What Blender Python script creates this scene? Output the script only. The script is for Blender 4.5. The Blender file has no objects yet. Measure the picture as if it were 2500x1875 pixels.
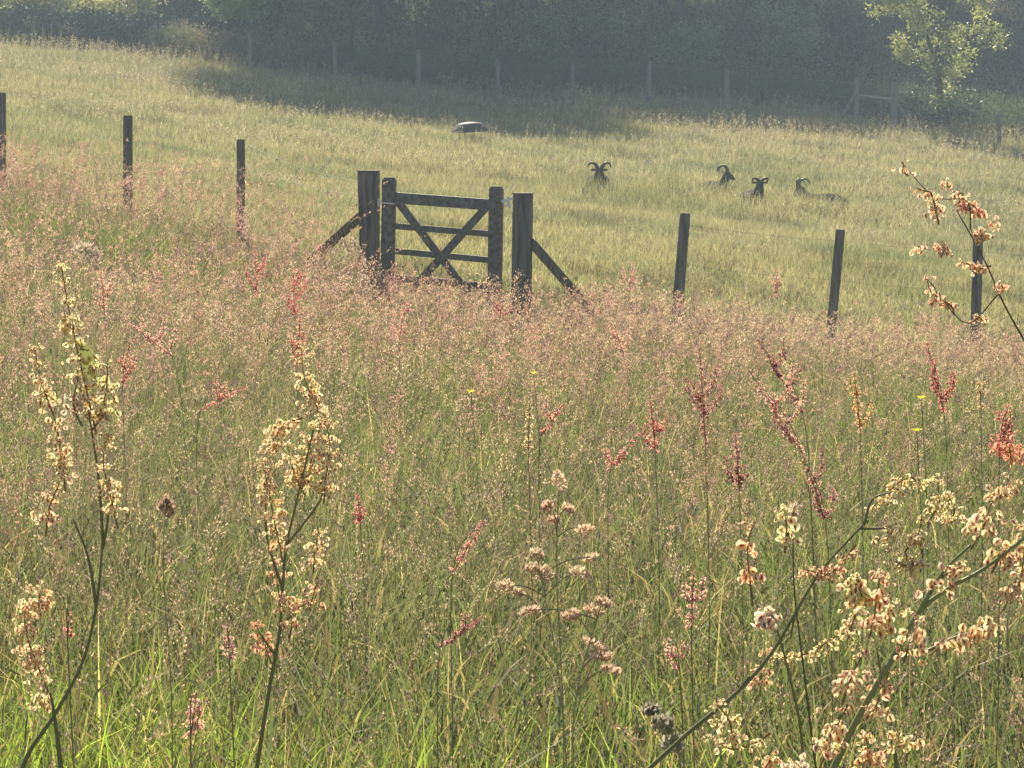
import bpy, math, random
import numpy as np
from mathutils import Vector, Matrix

random.seed(7)
RNG = np.random.default_rng(11)
R = math.radians
sc = bpy.context.scene
col = sc.collection

# ------------------------------------------------------------------ camera, world, sun, exposure
F = 6000.0                      # focal length in pixels of the 2500x1875 photograph
EYE = 1.55
HORIZON = 300.0
PITCH = math.atan((937.5 - HORIZON) / F)
cam_d = bpy.data.cameras.new('camera')
cam_d.sensor_width = 36.0
cam_d.lens = 36.0 * F / 2500.0
cam_d.clip_start = 0.05
cam_d.clip_end = 2000.0
cam = bpy.data.objects.new('camera', cam_d)
cam.location = (0, 0, EYE)
cam.rotation_euler = (math.pi / 2 - PITCH, 0, 0)
col.objects.link(cam)
sc.camera = cam

SUN_EL = 44.0
SUN_AZ = -11.0                  # degrees from +Y, negative = towards the left of the view
world = bpy.data.worlds.new('World')
sc.world = world
world.use_nodes = True
nt = world.node_tree
bg = nt.nodes['Background']
sky = nt.nodes.new('ShaderNodeTexSky')
sky.sky_type = 'NISHITA'
sky.sun_disc = False
sky.sun_elevation = R(SUN_EL)
sky.sun_rotation = R(SUN_AZ)
sky.dust_density = 1.0
nt.links.new(sky.outputs[0], bg.inputs[0])
bg.inputs[1].default_value = 0.05

sun_d = bpy.data.lights.new('sun', 'SUN')
sun_d.energy = 5.0
sun_d.angle = R(0.5)
sun_d.color = (1.0, 0.9, 0.73)
sun = bpy.data.objects.new('sun', sun_d)
to_sun = Vector((math.sin(R(SUN_AZ)) * math.cos(R(SUN_EL)), math.cos(R(SUN_AZ)) * math.cos(R(SUN_EL)), math.sin(R(SUN_EL))))
sun.rotation_euler = to_sun.to_track_quat('Z', 'Y').to_euler()
sun.location = (0, 0, 60)
col.objects.link(sun)

sc.view_settings.view_transform = 'Standard'
sc.view_settings.look = 'None'
sc.view_settings.gamma = 1.0
sc.view_settings.exposure = 1.22
sc.cycles.max_bounces = 8
sc.cycles.transmission_bounces = 4
sc.cycles.volume_bounces = 1
HAZE = 0.00135

# ------------------------------------------------------------------ projection helpers
FW = np.array([0, math.cos(PITCH), -math.sin(PITCH)])
UP = np.array([0, math.sin(PITCH), math.cos(PITCH)])
RT = np.array([1.0, 0, 0])


def at(px, py, Y):
    """the point that lies at distance Y in front of the camera behind a pixel of the photograph"""
    d = RT * (px - 1250.0) / F - UP * (py - 937.5) / F + FW
    return np.array([0, 0, EYE]) + d * (Y / d[1])


# ------------------------------------------------------------------ terrain
CP = []
for Y in (-10, 0, 6):
    for X in (-30, -4, 0, 4, 30):
        CP.append((X, Y, -0.02 * X))
CP += [(-2.5, 12, .02), (0, 12, -.08), (2.5, 12, -.18), (-12, 12, .4), (14, 12, -.7),
       (-5, 19, .32), (-0.8, 22, -.22), (-2.76, 25, .35), (-4.15, 26.5, .53), (-5.8, 28, .75), (1.7, 24.5, -.42), (3.3, 25, -.62), (4.7, 25, -.74),
       (-20, 27, 2.0), (22, 26, -1.8),
       (-8.6, 45, 1.5), (1.6, 45, .12), (4.2, 44, -.15), (5.3, 45, -.28), (9, 45, -.55), (-25, 45, 3.0), (26, 45, -1.7),
       (-11.5, 60, 2.4), (0, 60, 1.25), (6, 58, .72), (11.5, 60, .2), (-30, 60, 3.9), (32, 60, -1.2),
       (-14, 74, 3.55), (-8, 74, 3.05), (-1.85, 74, 2.4), (6.5, 74, 1.95), (14.7, 74, .95), (-35, 74, 5.2), (36, 74, -.4),
       (-17, 90, 5.6), (0, 90, 4.6), (17, 90, 3.4), (-40, 90, 7), (40, 90, 2),
       (-25, 120, 13), (0, 120, 12), (25, 120, 11), (-60, 120, 14), (60, 120, 9),
       (-60, 200, 42), (0, 200, 40), (60, 200, 38)]
CP = np.array(CP, float)


def _tps(r2):
    return 0.5 * r2 * np.log(np.maximum(r2, 1e-9))


_n = len(CP)
_A = np.zeros((_n + 3, _n + 3))
_d2 = ((CP[:, None, :2] - CP[None, :, :2]) ** 2).sum(2)
_A[:_n, :_n] = _tps(_d2) + np.eye(_n) * 1.0
_A[:_n, _n] = 1
_A[:_n, _n + 1:] = CP[:, :2]
_A[_n:, :_n] = _A[:_n, _n:].T
_w = np.linalg.solve(_A, np.concatenate([CP[:, 2], [0, 0, 0]]))


def vnoise(x, y, s, seed=0):
    """smooth value noise, about -1..1"""
    x = np.asarray(x) / s + 371.3 + seed * 17.7
    y = np.asarray(y) / s + 911.7 + seed * 7.1
    xi = np.floor(x).astype(np.int64)
    yi = np.floor(y).astype(np.int64)
    fx = x - xi
    fy = y - yi
    fx = fx * fx * (3 - 2 * fx)
    fy = fy * fy * (3 - 2 * fy)

    def h(a, b):
        v = (a * 374761393 + b * 668265263 + seed * 2147483) & 0x7fffffff
        v = ((v ^ (v >> 13)) * 1274126177) & 0x7fffffff
        return ((v ^ (v >> 16)) & 0xffff) / 32767.5 - 1
    return (h(xi, yi) * (1 - fx) + h(xi + 1, yi) * fx) * (1 - fy) + (h(xi, yi + 1) * (1 - fx) + h(xi + 1, yi + 1) * fx) * fy


GX = np.arange(-60, 60.01, 0.5)
GY = np.arange(-10, 200.01, 0.5)
_gx, _gy = np.meshgrid(GX, GY)
_p = np.stack([_gx.ravel(), _gy.ravel()], 1)
_z = np.empty(len(_p))
for _i in range(0, len(_p), 20000):
    q = _p[_i:_i + 20000]
    _z[_i:_i + 20000] = _tps(((q[:, None] - CP[None, :, :2]) ** 2).sum(2)) @ _w[:_n] + _w[_n] + q @ _w[_n + 1:]
GZ = _z.reshape(_gx.shape)
_amp = np.clip((_gy - 20) / 30, 0, 1)
GZ = GZ + vnoise(_gx, _gy, 3.0, 1) * 0.05 * _amp + vnoise(_gx, _gy, 1.1, 2) * 0.03 * _amp


def ground(x, y):
    fx = np.clip((np.asarray(x, float) + 60) / 0.5, 0, len(GX) - 1.001)
    fy = np.clip((np.asarray(y, float) + 10) / 0.5, 0, len(GY) - 1.001)
    i = fx.astype(int)
    j = fy.astype(int)
    u = fx - i
    v = fy - j
    return (GZ[j, i] * (1 - u) + GZ[j, i + 1] * u) * (1 - v) + (GZ[j + 1, i] * (1 - u) + GZ[j + 1, i + 1] * u) * v


# ------------------------------------------------------------------ materials
def _mat(name):
    m = bpy.data.materials.new(name)
    m.use_nodes = True
    n = m.node_tree
    for x in list(n.nodes):
        n.nodes.remove(x)
    return m, n, n.nodes.new('ShaderNodeOutputMaterial')


def leaf_mat(name, trans=0.5, gloss=0.05, rough=0.45, tcol=(1, 1, 1, 1)):
    """foliage: colour of each blade or leaf from the mesh, part of the light passes through"""
    m, n, out = _mat(name)
    at_ = n.nodes.new('ShaderNodeAttribute')
    at_.attribute_name = 'Col'
    d = n.nodes.new('ShaderNodeBsdfDiffuse')
    t = n.nodes.new('ShaderNodeBsdfTranslucent')
    g = n.nodes.new('ShaderNodeBsdfGlossy')
    g.inputs['Roughness'].default_value = rough
    g.inputs['Color'].default_value = (.8, .8, .8, 1)
    a = n.nodes.new('ShaderNodeMixShader')
    b = n.nodes.new('ShaderNodeMixShader')
    a.inputs[0].default_value = trans
    b.inputs[0].default_value = gloss
    n.links.new(at_.outputs['Color'], d.inputs['Color'])
    tm = n.nodes.new('ShaderNodeMix')
    tm.data_type = 'RGBA'
    tm.blend_type = 'MULTIPLY'
    tm.inputs[0].default_value = 1.0
    tm.inputs[7].default_value = tcol
    n.links.new(at_.outputs['Color'], tm.inputs[6])
    n.links.new(tm.outputs[2], t.inputs['Color'])
    n.links.new(d.outputs[0], a.inputs[1])
    n.links.new(t.outputs[0], a.inputs[2])
    n.links.new(a.outputs[0], b.inputs[1])
    n.links.new(g.outputs[0], b.inputs[2])
    n.links.new(b.outputs[0], out.inputs[0])
    return m


def noisy_mat(name, c1, c2, scale=(8, 8, 8), rough=0.85, bump=0.3, detail=6, spec=0.2, metallic=0.0, dist=0.01):
    m, n, out = _mat(name)
    tc = n.nodes.new('ShaderNodeTexCoord')
    mp = n.nodes.new('ShaderNodeMapping')
    mp.inputs['Scale'].default_value = scale
    nz = n.nodes.new('ShaderNodeTexNoise')
    nz.inputs['Scale'].default_value = 1.0
    nz.inputs['Detail'].default_value = detail
    cr = n.nodes.new('ShaderNodeValToRGB')
    cr.color_ramp.elements[0].position = 0.3
    cr.color_ramp.elements[0].color = (*c1, 1)
    cr.color_ramp.elements[1].position = 0.7
    cr.color_ramp.elements[1].color = (*c2, 1)
    p = n.nodes.new('ShaderNodeBsdfPrincipled')
    p.inputs['Roughness'].default_value = rough
    p.inputs['Specular IOR Level'].default_value = spec
    p.inputs['Metallic'].default_value = metallic
    bp = n.nodes.new('ShaderNodeBump')
    bp.inputs['Strength'].default_value = bump
    bp.inputs['Distance'].default_value = dist
    n.links.new(tc.outputs['Object'], mp.inputs[0])
    n.links.new(mp.outputs[0], nz.inputs['Vector'])
    n.links.new(nz.outputs['Fac'], cr.inputs[0])
    n.links.new(cr.outputs[0], p.inputs['Base Color'])
    n.links.new(nz.outputs['Fac'], bp.inputs['Height'])
    n.links.new(bp.outputs[0], p.inputs['Normal'])
    n.links.new(p.outputs[0], out.inputs[0])
    return m


M_GRASS = leaf_mat('grass_blade', 0.55, 0.04, 0.6, (1.5, 1.5, 1.1, 1))
M_SEED = leaf_mat('seed_husk', 0.5, 0.03, 0.6)
M_LEAF = leaf_mat('tree_leaf', 0.45, 0.08, 0.4, (1.5, 1.5, .9, 1))
M_SHADE_LEAF = leaf_mat('wood_leaf', 0.15, 0.04, 0.5)
M_STEM = leaf_mat('plant_stem', 0.12, 0.07, 0.4)
M_FRUIT = leaf_mat('dock_fruit', 0.6, 0.05, 0.5, (1.05, 1.0, .95, 1))
M_SOIL = noisy_mat('meadow_soil', (.075, .08, .03), (.15, .145, .06), (3, 3, 3), 1.0, .5)
M_LITTER = noisy_mat('leaf_litter', (.022, .032, .018), (.045, .05, .028), (4, 4, 4), 1.0, .8, dist=.05)
M_POST = noisy_mat('weathered_softwood', (.085, .078, .068), (.26, .235, .2), (30, 30, 3), .85, .5, dist=.004)
M_GATE = noisy_mat('dark_stained_timber', (.09, .082, .072), (.24, .215, .185), (25, 25, 25), .6, .35, spec=.45, dist=.003)
M_FARPOST = noisy_mat('pale_grey_timber', (.16, .15, .13), (.25, .23, .2), (20, 20, 3), .9, .4)
M_STEEL = noisy_mat('galvanised_steel', (.7, .71, .72), (.85, .85, .85), (40, 40, 40), .5, .1, metallic=.9, spec=.5)
M_WIRE = noisy_mat('fence_wire', (.16, .15, .14), (.24, .22, .2), (40, 40, 40), .8, .1, metallic=.2)
M_TAPE = noisy_mat('pale_fence_cord', (.6, .58, .45), (.7, .68, .55), (40, 40, 40), .6, .1)
M_BARK = noisy_mat('tree_bark', (.05, .042, .032), (.11, .095, .075), (6, 6, 2), .95, .8, dist=.03)
M_FLEECE = noisy_mat('dark_brown_fleece', (.03, .022, .017), (.075, .055, .042), (45, 45, 45), 1.0, 1.0, dist=.02)
M_HORN = noisy_mat('ram_horn', (.05, .045, .038), (.10, .09, .075), (60, 60, 60), .5, .6, spec=.4, dist=.004)
M_TUB = noisy_mat('black_rubber', (.02, .02, .022), (.05, .05, .05), (12, 12, 12), .62, .3, spec=.35)

# ------------------------------------------------------------------ object helpers


def link(o, parent=None):
    col.objects.link(o)
    if parent is not None:
        o.parent = parent
    return o


def wloc(o):
    p = Vector((0, 0, 0))
    while o is not None:
        p += o.location
        o = o.parent
    return p


def thing(name, label, cat, loc, group=None):
    o = bpy.data.objects.new(name, None)
    o.empty_display_size = .1
    o.location = [float(v) for v in loc]
    o['label'] = label
    o['category'] = cat
    if group:
        o['group'] = group
    return link(o)


class Acc:
    """collects vertices, faces and a colour per vertex, then links them as ONE mesh object"""

    def __init__(s):
        s.v, s.c, s.f, s.n = [], [], [], 0

    def add(s, V, faces, C):
        V = np.asarray(V, float).reshape(-1, 3)
        C = np.asarray(C, float)
        if C.ndim == 1:
            C = np.tile(C, (len(V), 1))
        s.v.append(V)
        s.c.append(C.reshape(-1, 3))
        for fc in faces:
            fc = np.asarray(fc, np.int64)
            if len(fc):
                s.f.append(fc + s.n)
        s.n += len(V)

    def stamp(s, TV, TF, TC, pos, rot, scale, tint):
        """copies of a template: pos (N,3), rot (N,3,3), scale (N,) or (N,3), tint (N,3)"""
        N = len(pos)
        if N == 0:
            return
        scale = np.asarray(scale, float)
        if scale.ndim == 1:
            scale = scale[:, None]
        W = TV[None] * scale[:, None, :] if scale.shape[1] == 3 else TV[None] * scale[:, :, None]
        V = np.einsum('nij,nkj->nki', rot, W) + np.asarray(pos)[:, None, :]
        k = len(TV)
        off = (np.arange(N) * k)[:, None, None]
        C = np.clip(np.asarray(TC)[None] * np.asarray(tint)[:, None, :], 0, 1)
        s.add(V.reshape(-1, 3), [(np.asarray(f)[None] + off).reshape(-1, len(f[0])) for f in TF if len(f)], C.reshape(-1, 3))

    def tube(s, pts, rad, c, n=6, closed=True, jit=0.0):
        pts = np.asarray(pts, float)
        k = len(pts)
        rad = np.broadcast_to(np.asarray(rad, float), (k,))
        tan = np.gradient(pts, axis=0)
        tan /= np.linalg.norm(tan, axis=1)[:, None] + 1e-12
        ref = np.array([0, 0, 1.0]) if abs(tan[:, 2]).mean() < .8 else np.array([0, 1.0, 0])
        a = np.cross(tan, ref)
        a /= np.linalg.norm(a, axis=1)[:, None] + 1e-12
        b = np.cross(a, tan)
        th = np.arange(n) / n * 2 * math.pi
        rr = rad[:, None] * (1 + jit * RNG.uniform(-1, 1, (k, n)))
        V = pts[:, None] + (a[:, None] * np.cos(th)[None, :, None] + b[:, None] * np.sin(th)[None, :, None]) * rr[:, :, None]
        V = V.reshape(-1, 3)
        i = np.arange(k - 1)[:, None] * n
        j = np.arange(n)[None]
        q = np.stack([i + j, i + (j + 1) % n, i + n + (j + 1) % n, i + n + j], -1).reshape(-1, 4)
        C = np.asarray(c, float)
        if C.ndim == 2:
            C = np.repeat(C, n, axis=0)
            C = np.vstack([C, C[0], C[-1]])
        fs = [q]
        V = np.vstack([V, pts[0], pts[-1]])
        if closed:
            t0 = np.stack([np.full(n, k * n), (np.arange(n) + 1) % n, np.arange(n)], -1)
            t1 = np.stack([np.full(n, k * n + 1), (k - 1) * n + np.arange(n), (k - 1) * n + (np.arange(n) + 1) % n], -1)
            fs += [t0, t1]
        s.add(V, fs, C)

    def box(s, M, sx, sy, sz, c=(1, 1, 1), bev=0.006, taper=1.0):
        """bevelled box (chamfered edges) with its own 4x4 frame M; sizes are full lengths"""
        V, idx = [], {}
        h = (sx / 2, sy / 2, sz / 2)
        for ix in (-1, 1):
            for iy in (-1, 1):
                for iz in (-1, 1):
                    for ax in range(3):
                        p = [ix * (h[0] - bev), iy * (h[1] - bev), iz * (h[2] - bev)]
                        p[ax] = (ix, iy, iz)[ax] * h[ax]
                        if iz > 0:
                            p[0] *= taper
                            p[1] *= taper
                        idx[(ix, iy, iz, ax)] = len(V)
                        V.append(p)
        q, t = [], []
        for ax in range(3):
            o = [a for a in range(3) if a != ax]
            for sg in (-1, 1):
                r = []
                for u, w in ((-1, -1), (1, -1), (1, 1), (-1, 1)):
                    k = [0, 0, 0]
                    k[ax] = sg
                    k[o[0]] = u
                    k[o[1]] = w
                    r.append(idx[(*k, ax)])
                q.append(r)
        for ax in range(3):        # chamfers along each axis
            o = [a for a in range(3) if a != ax]
            for u in (-1, 1):
                for w in (-1, 1):
                    ks = []
                    for sg, face in ((-1, o[0]), (-1, o[1]), (1, o[1]), (1, o[0])):
                        k = [0, 0, 0]
                        k[ax] = sg
                        k[o[0]] = u
                        k[o[1]] = w
                        ks.append(idx[(*k, face)])
                    q.append(ks)
        for ix in (-1, 1):
            for iy in (-1, 1):
                for iz in (-1, 1):
                    t.append([idx[(ix, iy, iz, a)] for a in range(3)])
        V = np.array(V)
        Mn = np.array(M)
        V = V @ Mn[:3, :3].T + Mn[:3, 3]
        s.add(V, [np.array(q), np.array(t)], c)

    def build(s, name, mat, parent=None, smooth=False, loc=None):
        V = np.concatenate(s.v)
        C = np.concatenate(s.c)
        o_loc = Vector((0, 0, 0)) if parent is None else wloc(parent)
        if loc is not None:
            o_loc = Vector([float(x) for x in loc])
        V = V - np.array(o_loc)
        me = bpy.data.meshes.new(name)
        me.vertices.add(len(V))
        me.vertices.foreach_set('co', V.astype(np.float32).ravel())
        L = np.concatenate([f.ravel() for f in s.f])
        tot = np.concatenate([np.full(len(f), f.shape[1]) for f in s.f])
        me.loops.add(len(L))
        me.loops.foreach_set('vertex_index', L.astype(np.int32))
        me.polygons.add(len(tot))
        me.polygons.foreach_set('loop_start', np.concatenate([[0], np.cumsum(tot)[:-1]]).astype(np.int32))
        me.polygons.foreach_set('use_smooth', np.full(len(tot), smooth))
        me.update(calc_edges=True)
        at_ = me.color_attributes.new('Col', 'FLOAT_COLOR', 'POINT')
        at_.data.foreach_set('color', np.hstack([C, np.ones((len(C), 1))]).astype(np.float32).ravel())
        me.materials.append(mat)
        o = bpy.data.objects.new(name, me)
        if parent is None and loc is not None:
            o.location = o_loc
        return link(o, parent)


def rots(N, tilt=math.pi, up=None):
    """random rotation matrices; tilt limits how far local z leans from vertical"""
    az = RNG.uniform(0, 2 * math.pi, N)
    ti = RNG.uniform(0, 1, N) * tilt
    sp = RNG.uniform(0, 2 * math.pi, N)
    cz, sz_, ct, st, cs, ss = np.cos(az), np.sin(az), np.cos(ti), np.sin(ti), np.cos(sp), np.sin(sp)
    Z = np.zeros(N)
    O = np.ones(N)
    Rz = np.stack([np.stack([cz, -sz_, Z], 1), np.stack([sz_, cz, Z], 1), np.stack([Z, Z, O], 1)], 1)
    Rx = np.stack([np.stack([ct, Z, st], 1), np.stack([Z, O, Z], 1), np.stack([-st, Z, ct], 1)], 1)
    Rs = np.stack([np.stack([cs, -ss, Z], 1), np.stack([ss, cs, Z], 1), np.stack([Z, Z, O], 1)], 1)
    return Rz @ Rx @ Rs


def frame_to(dirs):
    """rotation matrices whose local z follows dirs, with random spin"""
    d = np.asarray(dirs, float)
    d = d / (np.linalg.norm(d, axis=1)[:, None] + 1e-12)
    N = len(d)
    r = RNG.normal(size=(N, 3))
    a = np.cross(d, r)
    a /= np.linalg.norm(a, axis=1)[:, None] + 1e-12
    b = np.cross(d, a)
    return np.stack([a, b, d], 2)


# ------------------------------------------------------------------ vegetation generators
def blades(acc, P, h, w, az, bend, C, tipC=None, seg=3):
    """tapering, bending blades of grass. P (N,3) roots"""
    N = len(P)
    ts = np.linspace(0, 1, seg + 1)
    faz = az + RNG.uniform(-1.4, 1.4, N)
    side = np.stack([np.cos(faz), np.sin(faz), np.zeros(N)], 1)
    lean = np.stack([np.cos(az), np.sin(az), np.zeros(N)], 1)
    rows = []
    cols = []
    if tipC is None:
        tipC = C
    for t in ts:
        c = P + lean * (bend * h * t ** 1.8)[:, None]
        c = c + np.array([0, 0, 1.0]) * (h * t * (1 - 0.35 * bend * t))[:, None]
        wt = w * (1 - t ** 1.7) * (0.75 + 0.25 * min(1, t * 4)) * 0.5
        cc = C * (1 - t) + tipC * t
        if t < 1:
            rows += [c - side * wt[:, None], c + side * wt[:, None]]
            cols += [cc, cc]
        else:
            rows.append(c)
            cols.append(cc)
    V = np.stack(rows, 1)
    k = V.shape[1]
    off = (np.arange(N) * k)[:, None]
    q = []
    for s_ in range(seg - 1):
        q.append(np.array([2 * s_, 2 * s_ + 1, 2 * s_ + 3, 2 * s_ + 2])[None] + off)
    t_ = np.array([2 * seg - 2, 2 * seg - 1, 2 * seg])[None] + off
    acc.add(V.reshape(-1, 3), ([np.concatenate(q)] if q else []) + [t_], np.stack(cols, 1).reshape(-1, 3))
    return P + lean * (bend * h)[:, None] + np.array([0, 0, 1.0]) * (h * (1 - .35 * bend))[:, None], lean


SPK_V = np.array([[0, 0, 0], [.5, .12, .45], [0, 0, 1], [-.5, -.12, .5]])
SPK_F = [np.array([[0, 1, 2, 3]])]
SPK_C = np.ones((4, 3))


def plumes(acc, P, h, az, bend, hl, hr, n, ss, C, stemC, sw=.0016):
    """flowering grass: a thin stalk and a head of n spikelets filling length hl and radius hr"""
    N = len(P)
    blades(acc, P, h, np.full(N, sw), az, bend, stemC, stemC, 3)
    lean = np.stack([np.cos(az), np.sin(az), np.zeros(N)], 1)
    t = RNG.uniform(0, 1, (N, n))
    tt = 1 - t * (hl / h)[:, None]
    c = P[:, None] + lean[:, None] * (bend[:, None] * h[:, None] * tt ** 1.8)[..., None]
    c = c + np.array([0, 0, 1.0]) * (h[:, None] * tt * (1 - .35 * bend[:, None] * tt))[..., None]
    prof = np.sin(np.clip(t * .85 + .1, 0, 1) * math.pi) ** .7
    off = RNG.normal(size=(N, n, 3)) * np.array([1, 1, .5]) * .55
    c = c + off * (prof * hr[:, None])[..., None]
    d = off * .8 + lean[:, None] * .35 + np.array([0, 0, .9])
    tint = np.repeat(C, n, 0) * RNG.uniform(.75, 1.3, (N * n, 1))
    s_ = np.repeat(ss, n) * RNG.uniform(.7, 1.3, N * n)
    acc.stamp(SPK_V, SPK_F, SPK_C, c.reshape(-1, 3), frame_to(d.reshape(-1, 3)), np.stack([s_ * .45, s_ * .45, s_], 1), tint)


LEAF_V = np.array([[0, 0, 0], [.32, .5, .1], [0, 1, -.02], [-.32, .5, .1], [0, .5, 0]])
LEAF_F = [np.array([[0, 1, 4], [1, 2, 4], [2, 3, 4], [3, 0, 4]])]
LEAF_C = np.ones((5, 3))


def leaves(acc, P, size, C, tilt=2.2):
    N = len(P)
    acc.stamp(LEAF_V, LEAF_F, LEAF_C, P, rots(N, tilt), size, C)


def strip(y0, y1, dens, margin=1.2, k=.215):
    """random ground points between two distances, a little wider than the view"""
    w = k * (y0 + y1) + 2 * margin
    N = int(dens * w * (y1 - y0))
    Y = RNG.uniform(y0, y1, N)
    X = RNG.uniform(-1, 1, N) * (k * Y + margin)
    return X, Y


EDGE_X = [-20, -8, -5.8, -4.15, -2.76, -1.3, 0.2, 1.6, 3.0, 4.5, 8, 20]
EDGE_Y = [35, 29.2, 27.8, 26.4, 24.9, 22.6, 22.2, 22.8, 20.8, 19.3, 18.0, 17.0]


def near_edge(x, y):
    """the meadow is lower and trampled just in front of the gate and the right hand fence"""
    k = np.clip((y - (edge(x) - 4.2)) / 2.2, 0, 1) * np.clip((x + 1.5) / .4, 0, 1)
    return 1 - (.5 - .25 * np.clip((x - .4) / .6, 0, 1)) * k


def bank(x, y):
    """taller, rougher grass on the bank left of the gate"""
    return 1 + .32 * np.clip((y - (edge(x) - 3.0)) / 1.0, 0, 1) * np.clip((-1.25 - x) / .3, 0, 1)


def strut_tufts(x, y):
    return 1 + .75 * np.exp(-((x + 1.75) / .45) ** 4 - ((y - 21.9) / .8) ** 4) + .45 * np.exp(-((x - .72) / .35) ** 4 - ((y - 21.6) / .8) ** 4)


def edge(x):
    return np.interp(x, EDGE_X, EDGE_Y)


# ------------------------------------------------------------------ ground sheet
A = Acc()
nx, ny = len(GX), len(GY)
V = np.stack([_gx.ravel(), _gy.ravel(), GZ.ravel()], 1)
i = (np.arange(ny - 1)[:, None] * nx + np.arange(nx - 1)[None]).ravel()
A.add(V, [np.stack([i, i + 1, i + nx + 1, i + nx], 1)], (.1, .1, .05))
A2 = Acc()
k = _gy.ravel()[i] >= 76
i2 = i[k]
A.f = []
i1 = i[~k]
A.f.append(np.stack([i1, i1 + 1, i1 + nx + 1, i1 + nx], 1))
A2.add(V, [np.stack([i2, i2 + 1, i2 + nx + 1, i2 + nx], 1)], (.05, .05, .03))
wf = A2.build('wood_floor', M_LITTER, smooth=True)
wf['kind'] = 'structure'
g = A.build('ground', M_SOIL, smooth=True)
g['kind'] = 'structure'

# ------------------------------------------------------------------ meadow grass (nobody could count it)


def mix(a, b, t):
    t = np.asarray(t)[:, None]
    return np.asarray(a) * (1 - t) + np.asarray(b) * t


def s01(x):
    return np.clip(x * .5 + .5, 0, 1)


GREEN = np.array([.07, .10, .034])
LIME = np.array([.20, .28, .05])
OLIVE = np.array([.13, .135, .045])
STRAW = np.array([.36, .30, .15])
GREY_G = np.array([.12, .15, .07])

A = Acc()
for y0, y1, dens, w_, seg in ((2.6, 6, 2300, .0062, 3), (6, 10, 1700, .0060, 3), (10, 16, 1200, .0068, 2), (16, 30, 800, .009, 2)):
    X, Y = strip(y0, y1, dens)
    k = Y < edge(X) + vnoise(X, Y, .6, 5) * .35
    X, Y = X[k], Y[k]
    N = len(X)
    clump = vnoise(X, Y, .35, 3) * .6 + vnoise(X, Y, 1.3, 4) * .4
    h = (.37 + .13 * clump + RNG.uniform(-.2, .13, N)).clip(.1)
    h *= np.where(RNG.uniform(size=N) < .35, .6, 1.0)
    h *= near_edge(X, Y) * (.75 + .25 * bank(X, Y)) * (1 - .9 * (bank(X, Y) - 1)) * strut_tufts(X, Y)
    P = np.stack([X, Y, ground(X, Y) - .01], 1)
    az = RNG.normal(.3, 2.2, N) + vnoise(X, Y, .3, 6) * 2
    bend = RNG.uniform(.08, .85, N)
    C = mix(GREEN, LIME, s01(vnoise(X, Y, .55, 7) * 1.5 - .1) * RNG.uniform(.3, 1, N))
    C = mix(C, GREY_G, s01(vnoise(X, Y, 2.1, 8) * 1.3) * .6)
    lush = np.exp(-((X - .3) / .35) ** 2 - ((Y - 4.7) / .5) ** 2) + np.exp(-((X + 1.0) / .5) ** 2 - ((Y - 4.6) / 1.2) ** 2) + .7 * np.exp(-((X + .3) / .5) ** 2 - ((Y - 4.3) / .5) ** 2)
    C = mix(C, np.array([.32, .46, .05]), np.clip(lush, 0, 1) * RNG.uniform(.2, 1, N))
    C = mix(C, np.array([.17, .16, .10]), .75 * np.clip((bank(X, Y) - 1) / .32, 0, 1))
    dry = RNG.uniform(size=N) < .12
    C[dry] = STRAW * RNG.uniform(.6, 1.25, (dry.sum(), 1))
    C *= RNG.uniform(.55, 1.5, (N, 1))
    tip = mix(C, STRAW * .8, np.where(dry, 0, .3 * RNG.uniform(0, 1, N)))
    blades(A, P, h, w_ * RNG.uniform(.5, 1.4, N), az, bend, C, tip, seg)
# dead thatch and short broad bits between the blades
X, Y = strip(2.6, 9, 420)
N = len(X)
P = np.stack([X, Y, ground(X, Y) + RNG.uniform(0, .3, N)], 1)
C = mix(np.array([.16, .12, .06]), STRAW, RNG.uniform(0, 1, N) ** 2) * RNG.uniform(.6, 1.3, (N, 1))
g_ = RNG.uniform(size=N) < .5
C[g_] = mix(GREEN, GREY_G, RNG.uniform(0, 1, N))[g_] * RNG.uniform(.6, 1.3, (g_.sum(), 1))
blades(A, P, RNG.uniform(.05, .16, N), RNG.uniform(.004, .011, N), RNG.uniform(0, 6.3, N), RNG.uniform(.3, 1.3, N), C, C, 3)
o = A.build('meadow_grass', M_GRASS)
o['label'] = 'tall uncut green grass filling the meadow in front of the gate'
o['category'] = 'grass'
o['kind'] = 'stuff'

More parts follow.
